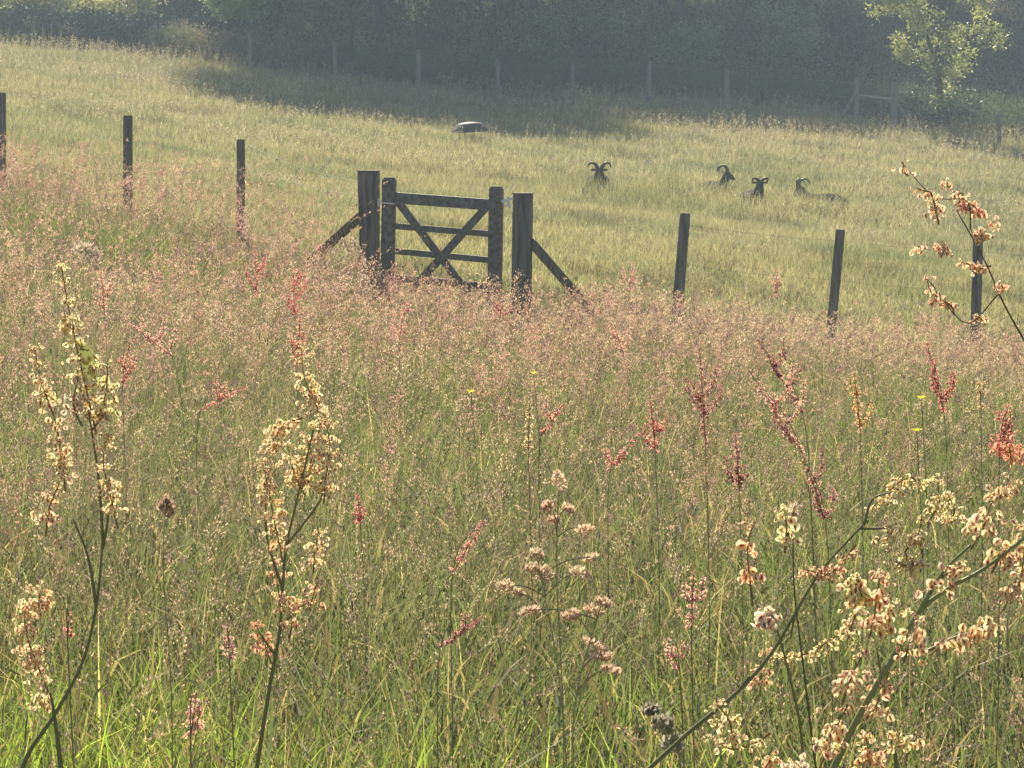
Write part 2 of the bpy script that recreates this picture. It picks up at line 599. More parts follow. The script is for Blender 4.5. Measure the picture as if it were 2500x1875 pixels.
TAN = np.array([.58, .46, .26])
PINK = np.array([.60, .36, .25])
ROSE = np.array([.50, .17, .13])
MAUVE = np.array([.27, .17, .16])
A = Acc()
for y0, y1, dens, n, ss in ((2.8, 6, 170, 34, .0058), (6, 10, 250, 28, .0070), (10, 16, 150, 26, .0095), (16, 30, 140, 16, .015)):
    X, Y = strip(y0, y1, dens)
    k = Y < edge(X) + vnoise(X, Y, .6, 5) * .5
    k &= ~((X < -1.2) & (np.abs(Y - (edge(X) - 3.6) - .5 * vnoise(X, Y, 1, 40)) < 1.5) & (RNG.uniform(size=len(X)) < .35))
    X, Y = X[k], Y[k]
    N = len(X)
    h = (.58 + .13 * vnoise(X, Y, .9, 9) + RNG.uniform(-.2, .16, N)) * near_edge(X, Y) * bank(X, Y) * strut_tufts(X, Y)
    thin = (vnoise(X, Y, 1.0, 41) + .6 * vnoise(X, Y, .4, 42) < -.25) & (RNG.uniform(size=N) < .7)
    h[thin] *= .5
    P = np.stack([X, Y, ground(X, Y)], 1)
    az = RNG.normal(0, 1.8, N)
    bend = RNG.uniform(.05, .75, N)
    pk = s01(vnoise(X, Y, 1.6, 10) * 1.6 + vnoise(X, Y, .5, 11) * .8)
    C = mix(TAN, PINK, pk)
    mv = RNG.uniform(size=N) < .22
    C[mv] = MAUVE
    gr = RNG.uniform(size=N) < .6 * np.clip(1.5 - Y / 10, 0, 1)
    C[gr] = mix(np.array([.25, .25, .12]), np.array([.20, .14, .11]), RNG.uniform(0, 1, gr.sum()))
    C *= RNG.uniform(.65, 1.25, (N, 1))
    kind = RNG.uniform(size=N)
    hl = np.where(kind < .5, RNG.uniform(.07, .13, N), RNG.uniform(.035, .075, N))
    hr = np.where(kind < .5, RNG.uniform(.014, .028, N), RNG.uniform(.005, .009, N))
    SC = mix(np.array([.17, .17, .07]), TAN * .7, RNG.uniform(0, 1, N))
    plumes(A, P, h, az, bend, hl, hr, n, np.full(N, ss), C, SC, .0018 if y1 < 12 else .003)
o = A.build('seeding_grass', M_SEED)
o['label'] = 'pinkish tan grass seed heads hovering over the whole meadow'
o['category'] = 'grass'
o['kind'] = 'stuff'

# reddish sorrel too thick to count, in drifts
A = Acc()
for y0, y1, dens, n, ss in ((4.5, 9, 11.0, 130, .0066), (9, 14, 20, 120, .0100), (14, 28, 15, 80, .0150)):
    X, Y = strip(y0, y1, dens)
    k = (Y < edge(X)) & (vnoise(X, Y, 1.4, 12) + vnoise(X, Y, .5, 13) * .5 + RNG.uniform(-.4, .4, len(X)) > .22)
    X, Y = X[k], Y[k]
    N = len(X)
    h = RNG.uniform(.55, .85, N) * near_edge(X, Y)
    P = np.stack([X, Y, ground(X, Y)], 1)
    C = mix(np.array([.56, .24, .20]), np.array([.60, .43, .29]), RNG.uniform(0, 1, N) ** .6) * RNG.uniform(.7, 1.25, (N, 1))
    plumes(A, P, h, RNG.normal(0, 1.5, N), RNG.uniform(0, .3, N), RNG.uniform(.14, .30, N), RNG.uniform(.016, .055, N), n,
           np.full(N, ss), C, np.tile([.16, .09, .05], (N, 1)), .003)
o = A.build('sorrel_drift', M_SEED)
o['label'] = 'rusty red haze of countless sorrel heads scattered through the meadow'
o['category'] = 'wild flowers'
o['kind'] = 'stuff'

# grazed field beyond the fence
RAM_SPOTS = ((1.65, 47.0), (3.9, 50.2), (4.6, 47.0), (6.3, 48.8))
FG1 = np.array([.27, .255, .15])
FG2 = np.array([.13, .155, .07])
A = Acc()
for y0, y1, dens, w_, hh in ((17, 30, 650, .012, .11), (30, 45, 430, .017, .13), (45, 60, 300, .024, .15), (60, 75, 260, .032, .18), (75, 112, 45, .05, .4)):
    X, Y = strip(y0, y1, dens, 1.5)
    k = Y > edge(X) - .1
    X, Y = X[k], Y[k]
    N = len(X)
    tuft = vnoise(X, Y, .8, 14) * .6 + vnoise(X, Y * .6, 2.6, 15) * .5
    h = hh * (1 + .55 * tuft + RNG.uniform(-.4, .5, N)).clip(.25)
    for rx, ry in RAM_SPOTS:
        h *= 1 + 1.45 * np.exp(-((Y - ry + 1.5) / 1.3) ** 4) * np.exp(-((X - rx) / 1.2) ** 4)
    if y0 >= 45:
        h *= 1 + .5 * np.clip((Y - 66) / 8, 0, 1)
    P = np.stack([X, Y, ground(X, Y) - .01], 1)
    C = mix(FG1, FG2, s01(tuft * 1.2 - .25 + vnoise(X, Y, 1.2, 18) * .9 + vnoise(X, Y * .5, .35, 19) * .7))
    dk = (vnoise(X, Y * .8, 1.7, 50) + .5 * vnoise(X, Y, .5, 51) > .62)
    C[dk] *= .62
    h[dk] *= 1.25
    C = mix(C, STRAW * .85, RNG.uniform(0, .55, N) * s01(vnoise(X, Y, 5, 16) + .4))
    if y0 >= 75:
        C *= .55  # shade of the wood put into the grass colour past its edge
    C *= RNG.uniform(.75, 1.3, (N, 1))
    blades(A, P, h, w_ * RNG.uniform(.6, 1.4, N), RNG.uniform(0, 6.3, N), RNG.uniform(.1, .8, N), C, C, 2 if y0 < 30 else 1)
o = A.build('pasture_grass', M_GRASS)
o['label'] = 'short yellow green pasture grass on the sunny slope beyond the gate'
o['category'] = 'grass'
o['kind'] = 'stuff'

A = Acc()
for y0, y1, dens, n, ss, sw in ((22, 45, 9, 10, .016, .004), (45, 62, 17, 7, .03, .007), (62, 75.5, 26, 7, .036, .008)):
    X, Y = strip(y0, y1, dens, 1.5)
    k = (Y > edge(X) + .3) & (vnoise(X, Y, 3, 17) + RNG.uniform(-.8, .8, len(X)) > -.1)
    X, Y = X[k], Y[k]
    N = len(X)
    h = RNG.uniform(.26, .42, N) * (1 + .55 * np.clip((Y - 60) / 12, 0, 1))
    P = np.stack([X, Y, ground(X, Y)], 1)
    C = mix(TAN, np.array([.42, .38, .2]), RNG.uniform(0, 1, N)) * RNG.uniform(.75, 1.2, (N, 1))
    plumes(A, P, h, RNG.normal(0, 1.5, N), RNG.uniform(0, .4, N), h * .4, h * .06, n, np.full(N, ss), C, C * .8, sw)
o = A.build('pasture_seed_heads', M_SEED)
o['label'] = 'wispy straw coloured seed heads standing over the grazed slope'
o['category'] = 'grass'
o['kind'] = 'stuff'

# ------------------------------------------------------------------ gate, posts and near fence


def on_ground(px, Y):
    x = (px - 1250.0) / F * Y
    # perspective along the view axis: solve once more with the depth of the ground point
    z = float(ground(x, Y))
    depth = Y * math.cos(PITCH) + (EYE - z) * math.sin(PITCH)
    x = (px - 1250.0) / F * depth
    return np.array([x, Y, float(ground(x, Y))])


def frame(p, xdir, zdir):
    x = Vector(xdir).normalized()
    z = Vector(zdir).normalized()
    y = z.cross(x).normalized()
    x = y.cross(z)
    M = Matrix((x, y, z)).transposed().to_4x4()
    M.translation = Vector([float(v) for v in p])
    return M


def beam(acc, a, b, w, t, ydir=(0, 1, 0), bev=.005, taper=1.0):
    """a sawn timber from a to b, w across, t thick along ydir"""
    a = Vector([float(v) for v in a])
    b = Vector([float(v) for v in b])
    z = (b - a)
    x = Vector(ydir).cross(z).normalized()
    acc.box(frame((a + b) / 2, x, z), w, t, z.length, bev=bev, taper=taper)


def round_post(acc, base, top, r, n=10, chamfer=.012):
    base = np.array(base, float)
    top = np.array(top, float)
    ts = np.linspace(0, 1, 6)
    pts = [base + (top - base) * t for t in ts]
    pts[-1] = top - (top - base) / np.linalg.norm(top - base) * chamfer
    pts.append(top)
    rad = [r * (1.04 - .06 * t) for t in ts] + [r * .86]
    acc.tube(pts, rad, (1, 1, 1), n, True, .035)


GD = 22.3
# the gate's own frame: left side a touch further away than the right
gl = at(948, 760, GD + .10)
gr_ = at(1210, 780, GD - .12)
gate_base = on_ground(1080, GD)
gate = thing('field_gate', 'small dark timber field gate with crossed braces, closed between its two square posts', 'gate', gate_base)
gx = Vector((gr_[0] - gl[0], gr_[1] - gl[1], 0)).normalized()
gy = Vector((-gx.y, gx.x, 0))
gyt = tuple(gy)


def gp(px, py, off=0.0):
    """point on the gate's plane"""
    t = (px - 948) / (1210 - 948)
    return Vector(at(px, py, GD + .10 - .22 * t)) + gy * off


for (tx, ty, bx, by, w) in ((951, 432, 944, 770, 33), (1212, 454, 1206, 790, 34)):
    A = Acc()
    beam(A, gp(bx, by), gp(tx, ty + 4), w / 268, .075, gyt, .012)
    A.box(frame(gp(tx, ty + 3.5), gx, (0, 0, 1)), w / 268 * .8, .06, .022, bev=.007)
    A.build('stile', M_GATE, gate)
for name, (ax, ay, bx, by, w, t) in (('top_rail', (967, 483, 1196, 500, 27, .06)), ('rail', (966, 552, 1196, 571, 15, .03)),
                                      ('rail', (966, 613, 1194, 635, 15, .03)), ('rail', (962, 679, 1192, 699, 17, .03))):
    A = Acc()
    beam(A, gp(ax, ay), gp(bx, by), w / 268, t, gyt, .004)
    A.build(name, M_GATE, gate)
for off, (ax, ay, bx, by) in ((-.031, (972, 490, 1150, 722)), (-.054, (1188, 508, 1010, 706))):
    A = Acc()
    beam(A, gp(ax, ay, off), gp(bx, by, off), 19 / 268, .022, gyt, .003)
    A.build('brace', M_GATE, gate)
A = Acc()     # strap hinge on the left
beam(A, gp(928, 494, -.045), gp(966, 497, -.045), .012, .006, gyt, .002)
A.tube([gp(925, 485, -.03), gp(925, 504, -.03)], .011, (1, 1, 1), 8)
A.build('hinge', M_STEEL, gate)
A = Acc()     # spring latch on the right
beam(A, gp(1226, 492, -.03), gp(1252, 484, -.03), .03, .02, gyt, .003)
beam(A, gp(1243, 478, -.045), gp(1247, 508, -.045), .024, .012, gyt, .003)
A.tube([gp(1232, 498, -.04), gp(1236, 503, -.05), gp(1242, 498, -.04)], .006, (1, 1, 1), 6)
A.build('latch', M_STEEL, gate)


def gatepost(label, tx, ty, bx, Y, wpx, brace, taper=1.0):
    b = on_ground(bx, Y)
    t = thing('gatepost', label, 'post', b, None)
    top = at(tx, ty, Y)
    A = Acc()
    w = wpx / 268
    beam(A, b - np.array([0, 0, .15]), top, w, w * .9, gyt, .008, taper)
    A.build('post', M_POST, t)
    A = Acc()
    A.box(frame(Vector(top) + Vector((0, 0, .006)), gx, (0, 0, 1)), w * taper + .012, w * .9 * taper + .012, .012, bev=.003)
    A.build('cap', M_FARPOST, t)
    A = Acc()
    (ax, ay), (cx, cy), dy = brace
    e = on_ground(cx, Y + dy)
    d0 = Vector(at(ax, ay, Y))
    d1 = Vector(at(cx, cy, Y + dy))
    if d1.z > e[2]:
        d1 = d1 + (d1 - d0) * ((d1.z - e[2]) / max(.01, d0.z - d1.z)) + Vector((0, 0, -.03))
    beam(A, d1, d0, .085, .075, (0, 1, 0), .006)
    A.build('brace', M_POST, t)
    return t


gatepost('square dark gatepost on the hinge side, wider at its top, strut leaning left', 900, 419, 905, GD + .15, 38, ((888, 522), (810, 588), .35), 1.22)
gatepost('square dark gatepost on the latch side, strut leaning down to the right', 1277, 474, 1271, GD - .12, 43, ((1296, 590), (1386, 690), .2))

# near wire fences


def fence(label, posts, name='wire_fence', wires=(), mat=M_POST, r=.05, Hs=None):
    base = on_ground(posts[0][0], posts[0][2])
    t = thing(name, label, 'fence', base)
    tops, bases = [], []
    for (px, py, Y, lean, rr) in posts:
        b = on_ground(px + lean, Y)
        tp = at(px, py, Y)
        A = Acc()
        round_post(A, b - np.array([0, 0, .12]), tp, rr)
        A.build('fence_post', mat, t)
        tops.append(tp)
        bases.append(b)
    for fr in wires:
        A = Acc()
        pts = [b + (tp - b) * fr + np.array([0, -.055, 0]) for tp, b in zip(tops, bases)]
        full = []
        for a, b in zip(pts[:-1], pts[1:]):
            for k in range(6):
                u = k / 6
                full.append(a + (b - a) * u - np.array([0, 0, .02 * 4 * u * (1 - u)]))
        full.append(pts[-1])
        A.tube(full, .0013, (1, 1, 1), 5)
        A.build('wire', M_WIRE, t)
    return t, tops, bases


fl, tl, bl = fence('round dark fence posts with thin wire climbing to the left of the gate',
                   [(588, 340, 25.0, -1, .043), (312, 282, 26.4, 0, .051), (2, 226, 27.8, -1, .060), (-330, 168, 29.4, 0, .055)], wires=(.9, .55))
fr_, tr, br = fence('leaning round fence posts with thin wire running right from the gate',
                    [(1673, 520, 24.0, -24, .053), (2052, 560, 24.3, -28, .047), (2388, 584, 24.5, -8, .052), (2730, 610, 24.8, -5, .052)], wires=(.9, .55))
# pale cord from the second post towards the gate
for (a, b, lab) in (((598, 404, 25.0), (893, 478, 22.6), 'lower of the two pale cords strung from the left fence to the gatepost'),
                    ((598, 350, 25.0), (888, 446, 22.6), 'upper of the two pale cords strung from the left fence to the gatepost')):
    p0, p1 = at(*a), at(*b)
    A = Acc()
    A.tube([p0 + (p1 - p0) * u - np.array([0, 0, .05 * 4 * u * (1 - u)]) for u in np.linspace(0, 1, 9)], .0028, (1, 1, 1), 5)
    o = A.build('fence_cord', M_TAPE, None, loc=p0)
    o['label'] = lab
    o['category'] = 'cord'
    o['group'] = 'pale cords left of the gate'

# far fence along the wood
t = thing('woodland_fence', 'pale grey posts and wire along the wood, with a braced corner at right', 'fence', on_ground(1020, 73.5))
fp = []
for px, Y, hh, rr in ((190, 77, 1.1, .06), (383, 76, 1.1, .06), (610, 75, 1.15, .06), (820, 74.5, 1.15, .06), (1022, 74, 1.22, .07), (1216, 73.8, 1.15, .06), (1401, 73.6, 1.1, .06),
                      (1585, 73.4, 1.3, .07), (1776, 73.2, 1.25, .07), (2090, 73, 1.4, .085), (2183, 73, 1.5, .10), (2440, 72.5, 1.0, .06)):
    b = on_ground(px, Y)
    tp = b + np.array([random.uniform(-.05, .05), 0, hh])
    A = Acc()
    round_post(A, b - np.array([0, 0, .1]), tp, rr, 8)
    A.build('fence_post', M_FARPOST, t)
    fp.append((b, tp))
for fr in (.9, .6):
    A = Acc()
    A.tube([b + (tp - b) * fr - np.array([0, .08, 0]) for b, tp in fp], .004, (1, 1, 1), 4)
    A.build('wire', M_WIRE, t)
A = Acc()
A.tube([fp[9][0] + np.array([0, 0, .92]), fp[10][0] + np.array([0, 0, .98])], .045, (1, 1, 1), 8)
A.build('rail', M_FARPOST, t)
for (b, s_) in ((fp[9][0], -1), (fp[10][0], 1)):
    A = Acc()
    A.tube([b + np.array([s_ * .03, 0, .95]), b + np.array([s_ * .65, -.2, .0])], .045, (1, 1, 1), 8)
    A.build('brace', M_FARPOST, t)


# ------------------------------------------------------------------ upturned tub in the pasture
tb = on_ground(1147, 57.5)
A = Acc()
n = 28
prof = [(.40, .0), (.41, .03), (.36, .10), (.30, .20), (.24, .255), (.10, .275), (0.001, .28)]
V = []
for (r_, z_) in prof:
    for k in range(n):
        a_ = 2 * math.pi * k / n
        wob = 1 + .03 * math.sin(3 * a_)
        V.append([tb[0] + r_ * 1.05 * wob * math.cos(a_), tb[1] + r_ * .8 * math.sin(a_), tb[2] + .16 + z_ * .8 + .06 * r_ * math.cos(a_)])
q = []
for k in range(len(prof) - 1):
    for j in range(n):
        q.append([k * n + j, k * n + (j + 1) % n, (k + 1) * n + (j + 1) % n, (k + 1) * n + j])
A.add(V, [np.array(q)], (1, 1, 1))
tub = thing('feed_tub', 'dark upturned rubber feed tub sunk in the pasture grass near the shade', 'tub', tb)
A.build('shell', M_TUB, tub, True)
A = Acc()
A.tube([[tb[0] + .43 * math.cos(a_), tb[1] + .335 * math.sin(a_), tb[2] + .16 + .026 * math.cos(a_)] for a_ in np.linspace(0, 2 * math.pi, 30)], .018, (1, 1, 1), 6)
A.build('rim', M_TUB, tub, True)


# ------------------------------------------------------------------ rams


def ell(acc, c, r, rot=None, n=14, m=10):
    V = []
    for i_ in range(m + 1):
        ph = math.pi * (i_ + .001 * (i_ == 0) - .001 * (i_ == m)) / m
        for j_ in range(n):
            th = 2 * math.pi * j_ / n
            V.append([r[0] * math.sin(ph) * math.cos(th), r[1] * math.sin(ph) * math.sin(th), r[2] * math.cos(ph)])
    V = np.array(V)
    if rot is not None:
        V = V @ np.array(rot).T
    V += np.array(c)
    q = [[i_ * n + j_, i_ * n + (j_ + 1) % n, (i_ + 1) * n + (j_ + 1) % n, (i_ + 1) * n + j_] for i_ in range(m) for j_ in range(n)]
    k = len(V)
    V = np.vstack([V, [V[:n].mean(0), V[-n:].mean(0)]])
    t_ = [[k, (j_ + 1) % n, j_] for j_ in range(n)] + [[k + 1, m * n + j_, m * n + (j_ + 1) % n] for j_ in range(n)]
    acc.add(V, [np.array(q), np.array(t_)], (1, 1, 1))


def ram(label, px, Y, yaw, head_yaw, head_pitch, horn, scale=1.0, dz=0.0, neck=.0):
    """a lying ram, body along local +x, the head turned by head_yaw and dropped by head_pitch"""
    base = on_ground(px, Y)
    t = thing('ram', label, 'sheep', base, 'horned rams lying in the pasture')
    A = Acc()
    A.tube([[-.52, 0, .20], [-.42, 0, .22], [-.2, 0, .235], [.05, 0, .225], [.25, 0, .235], [.36, 0, .26], [.43, 0, .27]],
           [.07, .16, .195, .19, .185, .165, .10], (1, 1, 1), 14)
    ell(A, (-.33, .15, .2), (.2, .11, .17))
    ell(A, (-.33, -.15, .2), (.2, .11, .17))
    ell(A, (.28, .12, .2), (.14, .08, .15))
    ell(A, (.28, -.12, .2), (.14, .08, .15))
    for s_ in (-1, 1):
        A.tube([[.30, s_ * .13, .14], [.48, s_ * .14, .10], [.50, s_ * .14, .06], [.34, s_ * .13, .04]], [.055, .04, .035, .028], (1, 1, 1), 8)
        A.tube([[-.3, s_ * .22, .12], [-.08, s_ * .25, .07], [-.06, s_ * .25, .05], [-.26, s_ * .27, .035]], [.07, .045, .035, .028], (1, 1, 1), 8)
    A.tube([[-.52, 0, .3], [-.60, 0, .22], [-.60, 0, .12]], [.05, .035, .02], (1, 1, 1), 8)
    hp = np.array([.50, 0, .585 + neck])            # poll
    A.tube([[.28, 0, .27], [.38, 0, .36], [.46, 0, .48 + neck * .6], hp], [.15, .125, .10, .075], (1, 1, 1), 12)
    ch, sh = math.cos(head_yaw), math.sin(head_yaw)
    cp, sp = math.cos(head_pitch), math.sin(head_pitch)

    def H(p):      # head frame: x forward along the face
        x, y, z = p
        x, z = x * cp + z * sp, -x * sp + z * cp
        return [hp[0] + x * ch - y * sh, y * ch + x * sh, hp[2] + z]
    A.tube([H((-.06, 0, .0)), H((.0, 0, .01)), H((.07, 0, .0)), H((.14, 0, -.015)), H((.21, 0, -.03)), H((.25, 0, -.035))],
           [.055, .083, .078, .06, .048, .03], (1, 1, 1), 12)
    ell(A, H((.05, .045, .03)), (.03, .025, .025))
    ell(A, H((.05, -.045, .03)), (.03, .025, .025))
    ell(A, H((.05, 0, -.06)), (.07, .04, .04))
    # world rotation, then one continuous surface by voxel remeshing
    cy, sy = math.cos(yaw), math.sin(yaw)
    RZ = np.array([[cy, -sy, 0], [sy, cy, 0], [0, 0, 1]]) * scale

    def place(acc):
        acc.v = [v @ RZ.T + base + np.array([0, 0, dz]) for v in acc.v]
        return acc
    raw = place(A).build('raw', M_FLEECE, t)
    md = raw.modifiers.new('r', 'REMESH')
    md.mode = 'VOXEL'
    md.voxel_size = .017
    ms = raw.modifiers.new('s', 'SMOOTH')
    ms.iterations = 4
    ms.factor = .5
    dg = bpy.context.evaluated_depsgraph_get()
    me = bpy.data.meshes.new_from_object(raw.evaluated_get(dg))
    me.name = 'body'
    body = bpy.data.objects.new('body', me)
    me.materials.clear()
    me.materials.append(M_FLEECE)
    me.polygons.foreach_set('use_smooth', np.ones(len(me.polygons), bool))
    bpy.data.objects.remove(raw)
    link(body, t)
    for s_ in (-1, 1):
        A = Acc()
        ctrl = np.array([H((a, s_ * b, c)) for a, b, c in horn])
        u = np.linspace(0, len(ctrl) - 1, 22)
        pts = np.stack([np.interp(u, range(len(ctrl)), ctrl[:, k]) for k in range(3)], 1)
        for _ in range(3):
            pts[1:-1] = (pts[:-2] + pts[1:-1] * 2 + pts[2:]) / 4
        rd = np.linspace(.042, .011, 22) * (1 + .06 * np.sin(np.arange(22) * 2.2))
        A.tube(pts, rd, (1, 1, 1), 9)
        place(A).build('horn', M_HORN, t, True)
        A = Acc()
        ea = [H(p) for p in ((-.01, s_ * .06, .01), (-.02, s_ * .10, .012), (-.03, s_ * .145, -.005), (-.035, s_ * .18, -.03))]
        A.tube(ea, [.014, .026, .022, .006], (1, 1, 1), 7)
        place(A).build('ear', M_FLEECE, t, True)
    return t


HORN_WIDE = [(-.0, .035, .06), (-.03, .06, .14), (-.05, .11, .20), (-.07, .17, .20), (-.07, .22, .14), (-.05, .235, .06)]
HORN_CURL = [(-.0, .035, .06), (-.04, .05, .13), (-.11, .08, .17), (-.19, .11, .15), (-.235, .14, .07), (-.22, .15, -.02)]
HORN_SMALL = [(-.0, .03, .06), (-.02, .06, .10), (-.03, .12, .14), (-.03, .165, .12), (-.02, .17, .05), (.0, .14, .02)]
ram('dark ram facing the camera with the widest sweeping horns, leftmost and apart', 1461, 47.0, R(-90), 0, R(55), HORN_WIDE, .92, neck=-.10)
ram('dark ram in profile with its muzzle pointing right, second from the left', 1745, 50.0, R(-62), R(50), R(24), HORN_CURL, .85, dz=-.12, neck=.0)
ram('small horned ram facing the camera between two others, nearest of the flock', 1840, 47.2, R(-80), R(-10), R(42), HORN_SMALL, .85)
ram('ram lying sideways with its body stretching right and one horn curling back', 2005, 48.8, R(165), R(35), R(42), HORN_CURL, .85, dz=-.04, neck=-.06)


# ------------------------------------------------------------------ trees and shrubs


def crown_points(c, r, nclump, per, clump_r, shell=.55, low=-1.0):
    c = np.array(c, float)
    r = np.array(r, float)
    d = RNG.normal(size=(nclump, 3))
    d /= np.linalg.norm(d, axis=1)[:, None]
    d[:, 2] = np.maximum(d[:, 2], low)
    q = d * (shell + (1 - shell) * RNG.uniform(0, 1, (nclump, 1)) ** .5) * (1 + .22 * vnoise(d[:, 0] * 3, d[:, 2] * 3, 1, 21))[:, None]
    cc = c + q * r
    P = np.repeat(cc, per, 0) + RNG.normal(size=(nclump * per, 3)) * clump_r * np.array([1, 1, .75])
    return cc, P


def tree(name, label, base, H, cz, cr, nclump, per, clump_r, leaf, c1, c2, tr=.2, cat='tree', group=None, limbs=7, low=-1.0, shell=.55, lean=(0, 0), lmat=None):
    base = np.array(base, float)
    t = thing(name, label, cat, base, group)
    top = base + np.array([lean[0], lean[1], H])
    cc, P = crown_points(base + np.array([lean[0], lean[1], cz]), cr, nclump, per, clump_r, shell, low)
    A = Acc()
    k = 8
    u = np.linspace(0, 1, k)
    mid = base + (top - base) * u[:, None]
    mid[1:-1, :2] += RNG.normal(0, tr * .5, (k - 2, 2))
    A.tube(np.vstack([base - np.array([0, 0, .3]), mid[:-1]]), np.concatenate([[tr * 1.35], tr * (1.15 - .85 * u[:-1])]), (1, 1, 1), 9, True, .1)
    for j in range(limbs):
        m = mid[2 + j % (k - 3)]
        e = cc[RNG.integers(nclump)]
        w = (m + e) / 2 + np.array([0, 0, .1 * H * .3])
        A.tube([m, w, e], [tr * .4, tr * .22, tr * .06], (1, 1, 1), 6, True, .05)
    A.build('trunk', M_BARK, t, True)
    A = Acc()
    N = len(P)
    cl = np.repeat(RNG.uniform(0, 1, nclump), per)
    C = mix(c1, c2, cl) * RNG.uniform(.75, 1.25, (N, 1))
    leaves(A, P, leaf * RNG.uniform(.7, 1.3, N), C)
    A.build('crown', lmat or M_LEAF, t)
    return t


def dup(t, loc, rz, s, label, group=None):
    r = t.copy()
    col.objects.link(r)
    r.location = [float(v) for v in loc]
    r.rotation_euler = (0, 0, rz)
    r.scale = (s, s, s)
    r['label'] = label
    if group:
        r['group'] = group
    for ch in t.children:
        c = ch.copy()
        col.objects.link(c)
        c.parent = r
    return r


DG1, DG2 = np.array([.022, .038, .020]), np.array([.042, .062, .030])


def gpt(x, y):
    return np.array([x, y, float(ground(x, y))])


ELL = (3.4, 3.4, 5.2)
GW = 'woodland trees beyond the far fence'
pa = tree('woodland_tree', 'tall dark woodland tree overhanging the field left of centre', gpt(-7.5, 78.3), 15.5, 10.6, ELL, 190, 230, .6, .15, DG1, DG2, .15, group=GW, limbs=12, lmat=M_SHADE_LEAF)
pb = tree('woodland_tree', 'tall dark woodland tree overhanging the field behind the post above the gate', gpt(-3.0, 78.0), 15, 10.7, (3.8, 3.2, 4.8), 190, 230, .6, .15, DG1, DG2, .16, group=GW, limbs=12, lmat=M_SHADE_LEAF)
k_ = 0
named = [(3.3, 88.5, 1.05, 'dark woodland tree behind the gap between the fourth and fifth pale fence posts'),
         (6.0, 87.5, .9, 'dark woodland tree behind the left half of the braced fence corner'),
         (16, 97, .72, 'dark woodland tree directly behind the sunlit tree on the right'),
         (19.5, 90, 1.0, 'darkest woodland tree at the right edge of the wood'),
         (-4.5, 85, 1.0, 'dark woodland tree just behind the two that overhang the field'),
         (-7.6, 85.8, .85, 'dark woodland tree just behind and left of the two that overhang the field'),
         (.8, 85.5, .95, 'dark woodland tree behind the slim sapling in the middle'),
         (-11.0, 94, .8, 'dark woodland tree behind the lime green shrub'),
         (-16.5, 103, .85, 'dark woodland tree far behind the sunlit bramble hedge')]
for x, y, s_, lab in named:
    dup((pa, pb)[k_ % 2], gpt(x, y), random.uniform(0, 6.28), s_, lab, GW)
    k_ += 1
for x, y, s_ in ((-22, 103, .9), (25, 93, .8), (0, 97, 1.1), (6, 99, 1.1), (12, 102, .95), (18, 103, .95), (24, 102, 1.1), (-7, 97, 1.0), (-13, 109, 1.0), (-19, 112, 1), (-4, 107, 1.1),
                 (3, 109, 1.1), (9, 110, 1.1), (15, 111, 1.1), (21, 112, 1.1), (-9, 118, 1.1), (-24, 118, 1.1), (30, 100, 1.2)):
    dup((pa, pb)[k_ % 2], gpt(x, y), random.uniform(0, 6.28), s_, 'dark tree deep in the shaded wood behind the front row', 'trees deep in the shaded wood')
    k_ += 1

# sunlit tree on the right, its drooping branches in front of the wood
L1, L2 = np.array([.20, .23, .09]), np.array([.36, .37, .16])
tree('sunlit_tree', 'sunlit grey green tree on the right, boughs hanging before the dark wood', gpt(12.9, 75.0), 7.2, 4.75, (2.1, .95, 3.4), 140, 115, .15, .095, L1, L2, .12, limbs=12, low=-.92, shell=.5)
# slim trees in the middle, leaf colour lightened to pass for a little caught light
tree('slim_sapling', 'slim sapling with pale leaves lightened to look lit, behind the tallest post above the gate', on_ground(1012, 76.3), 4.6, 3.6, (.62, .6, 1.5), 34, 60, .16, .12, L1 * 1.9, L2 * 1.5, .045, limbs=6)
tree('slim_sapling', 'spreading sapling with pale leaves lightened to look lit, right of the slim one, above the middle fence posts', on_ground(1165, 76.6), 4.8, 3.7, (.85, .7, 1.3), 36, 60, .17, .12, L1 * 1.7, L2 * 1.4, .05, limbs=7)
# left side: sunlit hedge, shrubs, pale willow
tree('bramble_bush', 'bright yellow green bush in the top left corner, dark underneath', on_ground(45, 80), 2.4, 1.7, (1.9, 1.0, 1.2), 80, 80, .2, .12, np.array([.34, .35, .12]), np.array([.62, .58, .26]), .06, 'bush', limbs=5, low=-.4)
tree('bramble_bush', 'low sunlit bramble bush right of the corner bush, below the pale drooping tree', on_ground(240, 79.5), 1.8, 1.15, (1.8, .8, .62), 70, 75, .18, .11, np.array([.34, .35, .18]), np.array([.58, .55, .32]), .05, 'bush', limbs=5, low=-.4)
for px_, y_, w_, lab in ((15, 77.2, 2.0, 'low hedge bush darkened to look shaded, in front of the bright corner bush'), (180, 77, 1.7, 'low hedge bush darkened to look shaded, left of the pale drooping tree'),
                         (320, 76.8, 1.3, 'low hedge bush darkened to look shaded, right under the pale drooping tree'), (505, 78.6, 1.2, 'low hedge bush darkened to look shaded, next to the lime green shrub')):
    tree('hedge_bush', lab, on_ground(px_, y_), 1.0, .55, (w_, .8, .68), 60, 80, .16, .12, DG1, DG2, .05, 'bush', lmat=M_SHADE_LEAF, group='hedge bushes darkened to look shaded at the upper left', limbs=4, low=-.5)  # dark leaf colour stands in for the shade band below the sunlit bushes
tree('willow', 'pale drooping willow among the sunlit bushes at the upper left', on_ground(345, 81), 5, 3.1, (.85, .8, 2.3), 60, 70, .2, .12, np.array([.42, .40, .28]), np.array([.62, .56, .44]), .08, limbs=8)
tree('lime_shrub', 'rounded lime green shrub standing alone against the dark wood at upper left', on_ground(575, 77.5), 2.6, 1.9, (.85, .7, .75), 46, 75, .15, .11, np.array([.16, .24, .08]), np.array([.26, .36, .13]), .05, 'bush', limbs=5, low=-.5)
